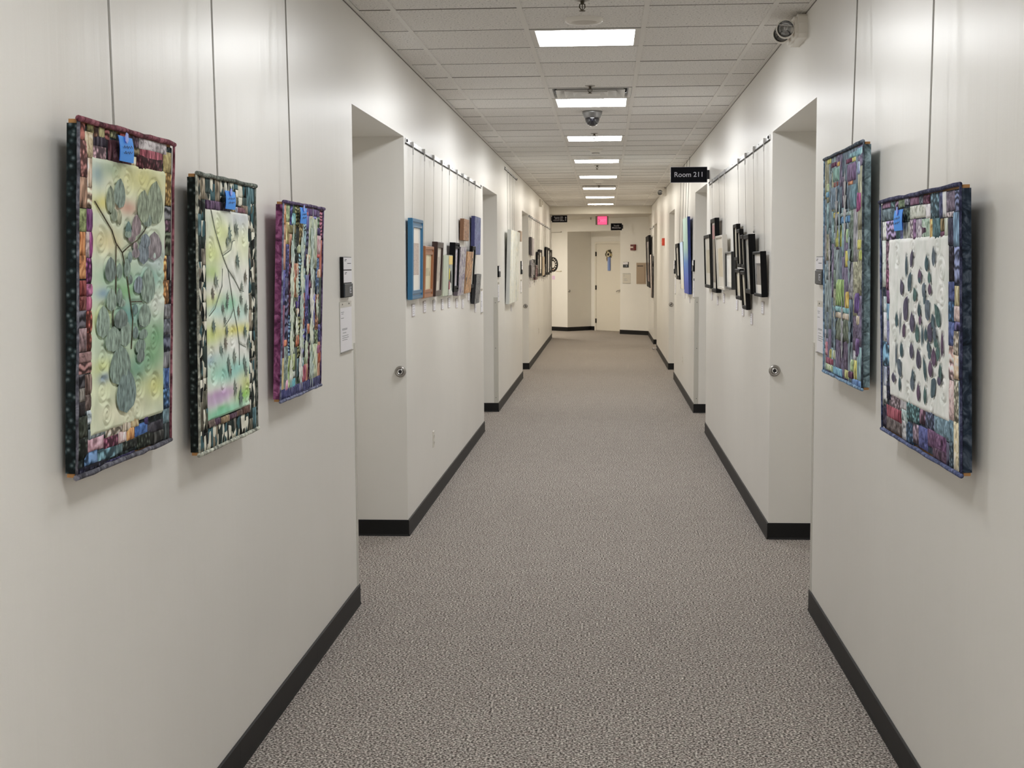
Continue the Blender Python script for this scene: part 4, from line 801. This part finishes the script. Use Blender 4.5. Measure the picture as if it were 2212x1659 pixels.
# ================================================================ QUILTS
FK=1.55
def fabric(hexc,kind=None):
    if kind is None: kind=['marble','swirl','dots','marble','streak'][int(hexc,16)%5]
    key='fabric_%s_%s'%(kind,hexc)
    if key in MC: return MC[key]
    m,nt,b=newmat(key); c=hx(hexc,FK); sd=int(hexc,16)%97
    g=sum(c)/3; c=tuple(.82*q+.18*g for q in c); dk=tuple(q*.25 for q in c); lt=tuple(min(.9,q*2.0+.07) for q in c)
    b.inputs['Roughness'].default_value=.85; b.inputs['Specular IOR Level'].default_value=.2
    if kind=='dots':
        mp=mapped(nt,(70,70,70),loc=(sd,sd*.3,0)); n=N(nt,'ShaderNodeTexVoronoi'); n.inputs['Scale'].default_value=1; out='Distance'; st=[(.12,lt),(.3,c),(.55,dk)]
    elif kind=='swirl':
        mp=mapped(nt,(22,22,22),loc=(sd,sd*.3,0)); n=N(nt,'ShaderNodeTexWave',wave_type='RINGS'); n.inputs['Scale'].default_value=1; n.inputs['Distortion'].default_value=7; n.inputs['Detail'].default_value=2; out='Fac'; st=[(.1,dk),(.45,c),(.9,lt)]
    elif kind=='streak':
        mp=mapped(nt,(90,90,22),(0,.4,0),loc=(sd,sd*.3,0)); n=N(nt,'ShaderNodeTexNoise'); n.inputs['Scale'].default_value=1; n.inputs['Detail'].default_value=3; out='Fac'; st=[(.32,dk),(.5,c),(.68,lt)]
    elif kind=='camo':
        mp=mapped(nt,(42,42,26),(0,.5,0),loc=(sd,sd*.3,0)); n=N(nt,'ShaderNodeTexVoronoi'); n.inputs['Scale'].default_value=1; out='Color'
        st=[(.05,hx('121614')),(.25,hx('2A3430')),(.38,hx('D4D2C4',1.2)),(.52,hx('3A5A60',1.2)),(.62,c),(.74,hx('CFCDBE',1.2)),(.86,hx('1A1E1C'))]
    else:
        mp=mapped(nt,(34,34,34),loc=(sd,sd*.3,0)); n=N(nt,'ShaderNodeTexNoise'); n.inputs['Scale'].default_value=1; n.inputs['Detail'].default_value=5; n.inputs['Distortion'].default_value=1.2; out='Fac'; st=[(.3,dk),(.5,c),(.72,lt)]
    nt.links.new(mp.outputs[0],n.inputs['Vector'])
    r=ramp(nt,st,'CONSTANT' if kind=='camo' else 'LINEAR'); nt.links.new(n.outputs[out],r.inputs[0]); nt.links.new(r.outputs[0],b.inputs['Base Color'])
    mp2=mapped(nt,(1,1,1)); q=N(nt,'ShaderNodeTexWave',wave_type='RINGS'); q.inputs['Scale'].default_value=9; q.inputs['Distortion'].default_value=9; q.inputs['Detail'].default_value=1
    nt.links.new(mp2.outputs[0],q.inputs['Vector'])
    bp=N(nt,'ShaderNodeBump'); bp.inputs['Strength'].default_value=.35; bp.inputs['Distance'].default_value=.004
    nt.links.new(q.outputs['Fac'],bp.inputs['Height']); nt.links.new(bp.outputs[0],b.inputs['Normal'])
    MC[key]=m; return m
def dyed():
    if 'dyed' in MC: return MC['dyed']
    m,nt,b=newmat('hand_dyed_cloth'); a=N(nt,'ShaderNodeAttribute'); a.attribute_name='dye'
    mp=mapped(nt,(1,1,1)); n=N(nt,'ShaderNodeTexNoise'); n.inputs['Scale'].default_value=14; n.inputs['Detail'].default_value=5
    nt.links.new(mp.outputs[0],n.inputs['Vector']); r=ramp(nt,[(.3,(.86,.9,.86)),(.7,(1.06,1.06,1.04))]); nt.links.new(n.outputs['Fac'],r.inputs[0])
    mx=N(nt,'ShaderNodeMixRGB',blend_type='MULTIPLY'); mx.inputs[0].default_value=1; nt.links.new(a.outputs['Color'],mx.inputs[1]); nt.links.new(r.outputs[0],mx.inputs[2])
    nt.links.new(mx.outputs[0],b.inputs['Base Color']); b.inputs['Roughness'].default_value=.85; b.inputs['Specular IOR Level'].default_value=.2
    MC['dyed']=m; return m
def leafmat(hexc):
    key='leaf_'+hexc
    if key in MC: return MC[key]
    m,nt,b=newmat(key); c=hx(hexc,FK)
    mp=mapped(nt,(95,95,40)); n=N(nt,'ShaderNodeTexNoise'); n.inputs['Scale'].default_value=1; n.inputs['Detail'].default_value=4
    nt.links.new(mp.outputs[0],n.inputs['Vector']); r=ramp(nt,[(.33,tuple(q*.48 for q in c)),(.52,c),(.70,tuple(min(.9,q*1.6) for q in c))]); nt.links.new(n.outputs['Fac'],r.inputs[0])
    nt.links.new(r.outputs[0],b.inputs['Base Color']); b.inputs['Roughness'].default_value=.85; b.inputs['Specular IOR Level'].default_value=.2
    MC[key]=m; return m
mm=.001
def patch(u0,v0,u1,v1,h0,h,mat,parent,n=4):
    u0,v0,u1,v1=[q*mm for q in (u0,v0,u1,v1)]
    e=.0004; u0+=e;v0+=e;u1-=e;v1-=e
    vs=[];fs=[]
    for j in range(n+1):
        for i in range(n+1):
            s,t=i/n,j/n; k=(1-(2*s-1)**4)*(1-(2*t-1)**4)
            vs.append((u0+(u1-u0)*s,-(h0+h*k),v0+(v1-v0)*t))
    for j in range(n):
        for i in range(n): fs.append((j*(n+1)+i,j*(n+1)+i+1,(j+1)*(n+1)+i+1,(j+1)*(n+1)+i))
    b=len(vs); vs+=[(u0,-.0005,v0),(u1,-.0005,v0),(u1,-.0005,v1),(u0,-.0005,v1)]
    bot=[j for j in range(n+1)]; top=[n*(n+1)+i for i in range(n+1)]; lf=[j*(n+1) for j in range(n+1)]; rt=[j*(n+1)+n for j in range(n+1)]
    fs.append(tuple(bot)+(b+1,b)); fs.append(tuple(reversed(top))+(b+3,b+2)); fs.append(tuple(reversed(lf))+(b,b+3)); fs.append(tuple(rt)+(b+2,b+1))
    return MB().add(vs,fs).build('patch',mat,parent,True)
def leaf_mesh(bx,bz,tx,tz,w,h0,h,m=8,pw=.62):
    bx,bz,tx,tz,w=[q*mm for q in (bx,bz,tx,tz,w)]
    d=Vector((tx-bx,tz-bz)); L=d.length; d/=L; nrm=Vector((d.y,-d.x))
    vs=[];fs=[];A=[-1,-.55,0,.55,1]
    for i in range(m+1):
        t=i/m; ww=w/2*(math.sin(math.pi*min(1,t*.96+.04)**.85))**pw if 0<t<1 else 0.0004
        for a in A:
            p=Vector((bx,bz))+d*L*t+nrm*(a*ww)
            vs.append((p.x,-(h0+h*(1-a*a)*math.sin(math.pi*max(.02,min(.98,t)))-(.0007 if a==0 else 0)),p.y))
    K=len(A)
    for i in range(m):
        for k in range(K-1): fs.append((i*K+k,i*K+k+1,(i+1)*K+k+1,(i+1)*K+k))
    return MB().add(vs,fs)
def star_mesh(cx,cz,r,rot,h0,h,lobes):
    cx,cz,r=cx*mm,cz*mm,r*mm
    out=[]
    for a,l in lobes:
        out.append((a,l))
    pts=[]
    for i,(a,l) in enumerate(out):
        a2=out[(i+1)%len(out)][0]+(2*math.pi if i==len(out)-1 else 0)
        pts.append((a,l)); pts.append(((a+a2)/2,.40))
    vs=[(cx,-(h0+h),cz)]+[(cx+r*l*math.cos(a+rot),-h0,cz+r*l*math.sin(a+rot)) for a,l in pts]
    n=len(pts); fs=[(0,1+k,1+(k+1)%n) for k in range(n)]
    return MB().add(vs,fs)
def panel(u0,v0,u1,v1,base,blobs,spirals,curves,parent,h=.0065,step=3.6,puff=.0013,seed=1,R=34):
    nx=max(8,int((u1-u0)/step)); nz=max(8,int((v1-v0)/step))
    U,V=np.meshgrid(np.linspace(u0,u1,nx+1),np.linspace(v0,v1,nz+1))
    col=np.ones(U.shape+(3,))*np.array(hx(base,FK)); 
    for (a,b,ra,rb,hc) in blobs:
        wgt=np.exp(-(((U-a)/max(ra*1.25,8))**2+((V-b)/max(rb*1.25,8))**2)*.9)[...,None]*.95
        col=col*(1-wgt)+np.array(hx(hc,FK*.82))*wgt
    D=np.full(U.shape,1e9)
    def seg(P):
        nonlocal D
        P=np.array(P,float)
        for a,b in zip(P[:-1],P[1:]):
            ab=b-a; L2=max(1e-9,ab@ab)
            t=np.clip(((U-a[0])*ab[0]+(V-a[1])*ab[1])/L2,0,1)
            D=np.minimum(D,np.hypot(U-a[0]-t*ab[0],V-a[1]-t*ab[1]))
    for (a,b) in spirals:
        th=np.linspace(.6,5.6*math.pi*.82,34); rr=R*th/th[-1]
        seg(np.stack([a+rr*np.cos(th)*1.15,b+rr*np.sin(th)],1))
    for c in curves: seg(c)
    rs=np.random.RandomState(seed); Hh=np.zeros(U.shape)
    for k in range(22):
        fx,fz=rs.uniform(-.10,.10,2); Hh+=np.sin(U*fx+V*fz+rs.uniform(0,6.3))
    Hh=h+puff*Hh/5
    Hh=np.maximum(.0012,Hh-.0056*np.exp(-(D/4.4)**2))
    edge=np.minimum(np.minimum(U-u0,u1-U),np.minimum(V-v0,v1-V)); Hh=Hh*np.clip(edge/7,0.1,1)
    vs=np.stack([U*mm,-Hh,V*mm],-1).reshape(-1,3)
    idx=np.arange((nx+1)*(nz+1)).reshape(nz+1,nx+1)
    fs=np.stack([idx[:-1,:-1],idx[:-1,1:],idx[1:,1:],idx[1:,:-1]],-1).reshape(-1,4)
    me=bpy.data.meshes.new('centre_panel'); me.from_pydata(vs.tolist(),[],fs.tolist())
    at=me.color_attributes.new('dye','FLOAT_COLOR','POINT'); cc=np.ones((len(vs),4)); cc[:,:3]=np.clip(col.reshape(-1,3),0,.9)
    at.data.foreach_set('color',cc.ravel()); me.materials.append(dyed()); me.polygons.foreach_set('use_smooth',[True]*len(me.polygons)); me.update()
    return link('centre_panel',me,parent)
def rope(p,q,r,mats,parent,seed,wob=.0015):
    rg=random.Random(seed); p,q=Vector(p),Vector(q); n=14
    pts=[];rs=[]
    for i in range(n+1):
        t=i/n; pts.append(p.lerp(q,t)+Vector((rg.uniform(-wob,wob),rg.uniform(-wob,wob),rg.uniform(-wob,wob)))); rs.append(r*rg.uniform(.85,1.15))
    return MB().tube(pts,rs,8).build('binding',mats,parent,True)
QS={'Q1':('L',2.95,3.61,1.197,1.987,.07,.04),'Q2':('L',3.84,4.495,1.122,1.926,.06,.05),'Q3':('L',4.848,5.54,1.175,1.892,.07,.045),'Q4':('R',5.04,5.925,1.203,2.096,.06,.05),'Q5':('R',3.627,4.665,1.107,1.865,.07,.05)}
TH=.025
def quilt(q,label,side_hex,bind_hex,bind2_hex,side_kind='dots'):
    side,y0,y1,z0,z1,dt,db=QS[q]
    h=z1-z0; tl=math.atan2(dt-db,h)
    ye=y0 if side=='L' else y1
    X=XL+db if side=='L' else XR-db
    t=thing('wall_quilt',label,'quilt',(X,ye,z0),(tl,0,HP if side=='L' else -HP),'quilts hung in the foreground')
    w=y1-y0
    MB().cbox(.004,w-.004,0,TH,.010,h-.010,.002).build('wrapped_board',fabric(side_hex,side_kind),t)
    for z in (.001,h-.012):
        MB().box(.006,w-.006,.004,TH-.003,z,z+.011).build('stretcher_bar',M_WOOD,t)
    b1,b2=fabric(bind_hex,'marble'),fabric(bind2_hex,'marble')
    rope((-.004,-.004,h),(w+.004,-.004,h),.0062,b1,t,q+'t'); rope((-.006,-.004,.002),(w+.006,-.004,.002),.0062,b2,t,q+'b')
    rope((0,-.003,.004),(0,-.003,h-.004),.0036,b2,t,q+'l',.0008); rope((w,-.003,.004),(w,-.003,h-.004),.0036,b1,t,q+'r',.0008)
    return t,w/mm,h/mm
def outlines(leaves):
    out=[]
    for (bx,bz,tx,tz,w) in leaves:
        d=Vector((tx-bx,tz-bz)); L=d.length; d/=L; nrm=Vector((d.y,-d.x)); pts=[]
        for i in range(13):
            a=2*math.pi*i/12; p=Vector(((bx+tx)/2,(bz+tz)/2))+d*(L*.53*math.cos(a))+nrm*(w*.58*math.sin(a)); pts.append((p.x,p.y))
        out.append(pts)
    return out
def stems(curves,parent,hexc,r=.0016,h=.0070):
    for c in curves:
        MB().tube([(u*mm,-h,v*mm) for u,v in c],r,5).build('stem',leafmat(hexc),parent,True)
LOB=[(math.radians(a),l) for a,l in ((100,.75),(150,.5),(200,.62),(243,.9),(272,1.25),(300,.95),(345,.6),(30,.5))]
rg=random.Random(11)
# ---- quilt 1: eucalyptus leaves
t1,w,h=quilt('Q1','large quilt of grey green eucalyptus leaves in a jewel coloured border, nearest on the left','1E2C2E','6A3440','4A4A54','dots')
d=QD['Q1']
panel(84,84,590,714,'C2C6B8',[(350,330,260,150,'A2BEAA'),(330,160,260,90,'C2CAB0')]+d['B'],d['W'],outlines(d['L'])+d['S'],t1)
for i,(a,b,c,e,hc) in enumerate(d['P']):
    a=max(5,a); c=min(w-5,c); b=max(6,b); e=min(h-6,e)
    if c-a>6 and e-b>6: patch(a,b,c,e,.0008+.0003*(i%4)+(.006 if (a>80 and c<590 and b>84 and e<714) else 0),.0016,fabric(hc),t1)
def lcol(u,v):
    if v>560: return ['7C8676','8A8C78','74827A'][int(u)%3]
    if v>400 and u>330: return ['7A7478','84787C','6E7880'][int(u)%3]
    return ['6A7A78','5E7472','7A8A80','72827A','66726E'][int(u+v)%5]
for k,(bx,bz,tx,tz,ww) in enumerate(d['L']):
    leaf_mesh(bx,bz,tx,tz,ww*1.22,.0078+.0004*(k%5),.0016).build('leaf',leafmat(lcol(bx,bz)),t1,True)
stems(d['S'],t1,'4A4438')
# ---- quilt 2: maple leaves
t2,w,h=quilt('Q2','pale quilt of spiky grey maple leaves in a camouflage border, second on the left','1C2624','5A6058','8A8C80','dots')
d=QD['Q2']
panel(90,90,552,712,'CBD2C6',d['B'],d['W'],d['S'],t2,seed=5)
def camo_fill(u0,v0,u1,v1,cu,cv,par):
    ny=max(1,round((v1-v0)/cv)); nx=max(1,round((u1-u0)/cu)); 
    for i in range(nx):
        a=u0+(u1-u0)*i/nx; b=u0+(u1-u0)*(i+1)/nx
        v=v0
        while v<v1-8:
            e=v+cv*rg.uniform(.6,1.5)
            if v1-e<cv*.5: e=v1
            hc=rg.choice(['4A4A3C','5A5648','3A5A60','24302C','6A6458','2C3C3A','7A705E'])
            patch(a,v,b,e,.0008+.0003*rg.randrange(4),.0016,fabric(hc,'camo' if rg.random()<.78 else 'streak'),par)
            v=e
camo_fill(6,6,90,h-6,42,62,t2); camo_fill(552,6,w-6,h-6,50,62,t2); camo_fill(90,730,552,h-6,52,36,t2); camo_fill(90,6,552,72,50,66,t2)
for (a,b,c,e,hc) in d['P']: patch(max(88,a),max(b,6),min(c,556),e,.0050,.0016,fabric(hc,'streak'),t2)
for (u0,u1,v0,v1,hc) in ((90,240,708,734,'4A3450'),(240,346,708,734,'3A3440'),(480,552,708,734,'6A5A4C'),(88,150,70,92,'5A4C46')):
    patch(u0,v0,u1,v1,.0045,.0016,fabric(hc,'streak'),t2)
for k,(cx,cz,r) in enumerate(d['L']):
    if cz<104 or cx<96: continue
    star_mesh(cx,cz,r*1.45,rg.uniform(-.25,.25),.0084+.0003*(k%5),.0012,LOB).build('leaf',leafmat(rg.choice(['6A726A','727A72','62706A','767268'])),t2)
stems(d['S'],t2,'5A6058',.0012)
# ---- quilts 3 and 4: strip patchwork
def strips(par,w,h,cw,ch,pal,seed,kinds):
    r=random.Random(seed); u=6
    while u<w-10:
        b=u+cw*r.uniform(.6,1.4)
        if w-6-b<cw*.5: b=w-6
        v=6
        while v<h-10:
            e=v+ch*r.uniform(.5,1.6)
            if h-6-e<ch*.4: e=h-6
            patch(u,v,b,e,.0008+.0003*r.randrange(4),.0015,fabric(r.choice(pal),r.choice(kinds)),par)
            v=e
        u=b
t3,w,h=quilt('Q3','small multicoloured strip patchwork quilt with pale leaf prints, third on the left','6A2C58','4A3A5C','5A5E78','marble')
strips(t3,w,h,62,120,['4A4A8A','6A6A40','B07860','3A3A58','6A8890','506850','80906A','C08060','2C2C48','5A78A8','8A4A60','586048','5A5A98','404A44','70807A','A8905C','6A3A54','3A5060','B05A48'],21,['marble','streak','swirl','dots'])
for (a,b,c,e,hc) in QD['Q3']['P']: patch(max(6,a),max(6,b),min(w-6,c),min(h-6,e),.0026,.0035,fabric(hc,'streak'),t3)
patch(6,6,w-6,44,.003,.004,fabric('2E305C','streak'),t3)
r3=random.Random(8)
def frond(cx,z0,L,wd,h0):
    n=9; vs=[];fs=[]
    for i in range(n+1):
        t=i/n; k=(wd*(math.sin(math.pi*min(1,t*.9+.1))**.7)*(1 if i%2 else .35))
        vs+=[((cx-k)*mm,-h0,(z0+L*(t+(.10 if i%2 else 0)))*mm),(cx*mm,-h0-.0022,(z0+L*t)*mm),((cx+k)*mm,-h0,(z0+L*(t+(.10 if i%2 else 0)))*mm)]
    for i in range(n): fs+=[(3*i,3*i+1,3*i+4,3*i+3),(3*i+1,3*i+2,3*i+5,3*i+4)]
    return MB().add(vs,fs)
LOB3=[(math.radians(a),l) for a,l in ((90,1.5),(128,.55),(160,.42),(200,.42),(236,.7),(258,1.05),(282,1.1),(304,.7),(340,.42),(20,.42),(52,.55))]
for i,(cx,cz,r) in enumerate([(150,545,70),(145,440,75),(150,330,80),(150,215,75),(150,110,65),(310,560,70),(315,450,80),(310,340,75),(320,225,85),(310,110,75),(480,600,70),(485,480,80),(495,360,85),(495,240,80),(505,110,90),(400,500,55),(235,270,55),(405,170,60),(590,330,50),(225,420,50)]):
    star_mesh(cx,cz,r*1.25,r3.uniform(-.12,.12),.0066+.0003*(i%4),.0022,LOB3).build('leaf',leafmat(r3.choice(['C4CCB8','B0BCAC','D0D4C4','A0B0A8','BAC4B0'])),t3)
t4,w,h=quilt('Q4','tall grey teal strip patchwork quilt with a yellow green centre, far quilt on the right','5A7078','3A4450','5A7A9A','marble')
strips(t4,w,h,78,150,['5A6A78','62727C','76868A','625A74','4A5A6A','84846E','54485E','70909A','84848C','5A6A60','6C7C84'],31,['marble','streak','streak'])
for (a,b,c,e,hc) in QD['Q4']['P']: patch(max(6,a),max(6,b),min(w-6,c),min(h-6,e),.0026,.0035,fabric(hc,'streak'),t4)
for i,(cx,cz,L,wd) in enumerate([(330,560,220,40),(400,520,200,34),(520,560,240,40),(300,110,190,34),(470,90,220,36),(620,380,200,36),(160,380,200,34),(640,120,180,30)]):
    frond(cx,cz,L,wd,.0066).build('leaf',leafmat(['8A8C90','7A8A90','98989A','70808A'][i%4]),t4,True)
# ---- quilt 5: white centre with dark leaves
t5,w,h=quilt('Q5','wide quilt with dark leaves on white in a blue purple border, nearest right','1C2836','2A2C48','3A4468','marble')
d=QD['Q5']
panel(140,128,905,632,'DADCD6',[(700,500,150,120,'E0E6E2'),(600,250,180,120,'DCE6E2')],d['W'],outlines([l for l in d['L']])+[[(150+u+14*math.sin(q*.9+u),132+q*50) for q in range(11)] for u in (18,42,66,92,120,430,540,640,700)],t5,step=4.5,seed=9,R=42)
for i,(a,b,c,e,hc) in enumerate(d['P']):
    a=max(5,a); c=min(w-5,c); b=max(6,b); e=min(h-6,e)
    if c-a>6 and e-b>6: patch(a,b,c,e,.0008+.0004*(i%5)+(.006 if (a>150 and c<895 and b>140 and e<600) else 0),.0016,fabric(hc),t5)
for k,(bx,bz,tx,tz,ww) in enumerate(d['L']):
    leaf_mesh(bx-(tx-bx)*.10,bz-(tz-bz)*.10,tx+(tx-bx)*.12,tz+(tz-bz)*.12,max(15,ww*1.0),.0080+.0004*(k%4),.0012,8,1.0).build('leaf',leafmat(['46565E','4E4A5C','3E5258','56606A','58485C','48605E'][k%6]),t5,True)
# ---- blue paper tags pinned to the quilts
def tagpaper(q,label,u0,v0,u1,v1,skew,out=.016):
    side,y0,y1,z0,z1,dt,db=QS[q]; hh=z1-z0
    f=((v0)*mm)/hh; dd=db+(dt-db)*f+out
    Y=(y0+(u0+u1)/2*mm) if side=='L' else (y1-(u0+u1)/2*mm)
    loc,rot=onwall(side,Y,z0+v0*mm,dd,0.02)
    t=thing('paper_tag',label,'paper tag',loc,rot,'blue paper tags on the quilts')
    w=(u1-u0)*mm/2; h=(v1-v0)*mm; s=skew*mm
    n=5; vs=[];fs=[]
    for j in range(n+1):
        tt=j/n; b=.004*math.sin(tt*2.6)
        for x in (-w,w): vs.append((x+s*(1-tt)+0,-b-.002*(1-tt),h*tt))
    for j in range(n): fs.append((2*j,2*j+1,2*j+3,2*j+2))
    k=len(vs); vs+=[(x,y+.0012,z) for x,y,z in vs]; fs+=[tuple(reversed([i+k for i in f])) for f in fs]
    MB().add(vs,fs).build('tag_paper',plain('tag_blue',hx('3E86D8',1.35),.6),t)
    MB().frontprism([(-.012,h*.80),(-.004,h*.72),(.006,h*.86),(.004,h*1.12),(-.006,h*1.16),(-.014,h*.98)],-.008,-.006).build('tape',plain('tag_tape',hx('8A9AD8',1.3),.5),t)
    r=random.Random(label)
    for row in (.56,.34):
        pts=[]
        for i in range(11):
            tt=i/10; pts.append((-w*.62+1.25*w*tt+s*(1-row),-.0072,h*(row+.06*math.sin(i*2.4+row*9)+.10*tt*.6)))
        MB().tube(pts,.0006,4).build('handwriting',M_INK,t)
tagpaper('Q1','blue handwritten tag on the eucalyptus leaf quilt',206,714,300,772,8)
tagpaper('Q2','blue handwritten tag on the maple leaf quilt',238,714,346,768,4)
tagpaper('Q3','blue handwritten tag on the strip patchwork quilt',203,645,308,704,3)
tagpaper('Q5','blue handwritten tag on the white centred quilt',299,655,420,718,-8)
# wires above the quilts
for side,y,z,l,y2 in (('L',3.23,1.98,'eucalyptus leaf quilt',3.25),('L',4.10,1.92,'maple leaf quilt',4.13),('L',5.08,1.885,'strip patchwork quilt',5.11),('R',5.345,2.09,'tall grey teal quilt',5.37),('R',4.09,1.86,'white centred quilt',4.13)):
    wire(side,y2,2.885,z,.030,.050,'steel hanging cable above the '+l,False,.0028,y)
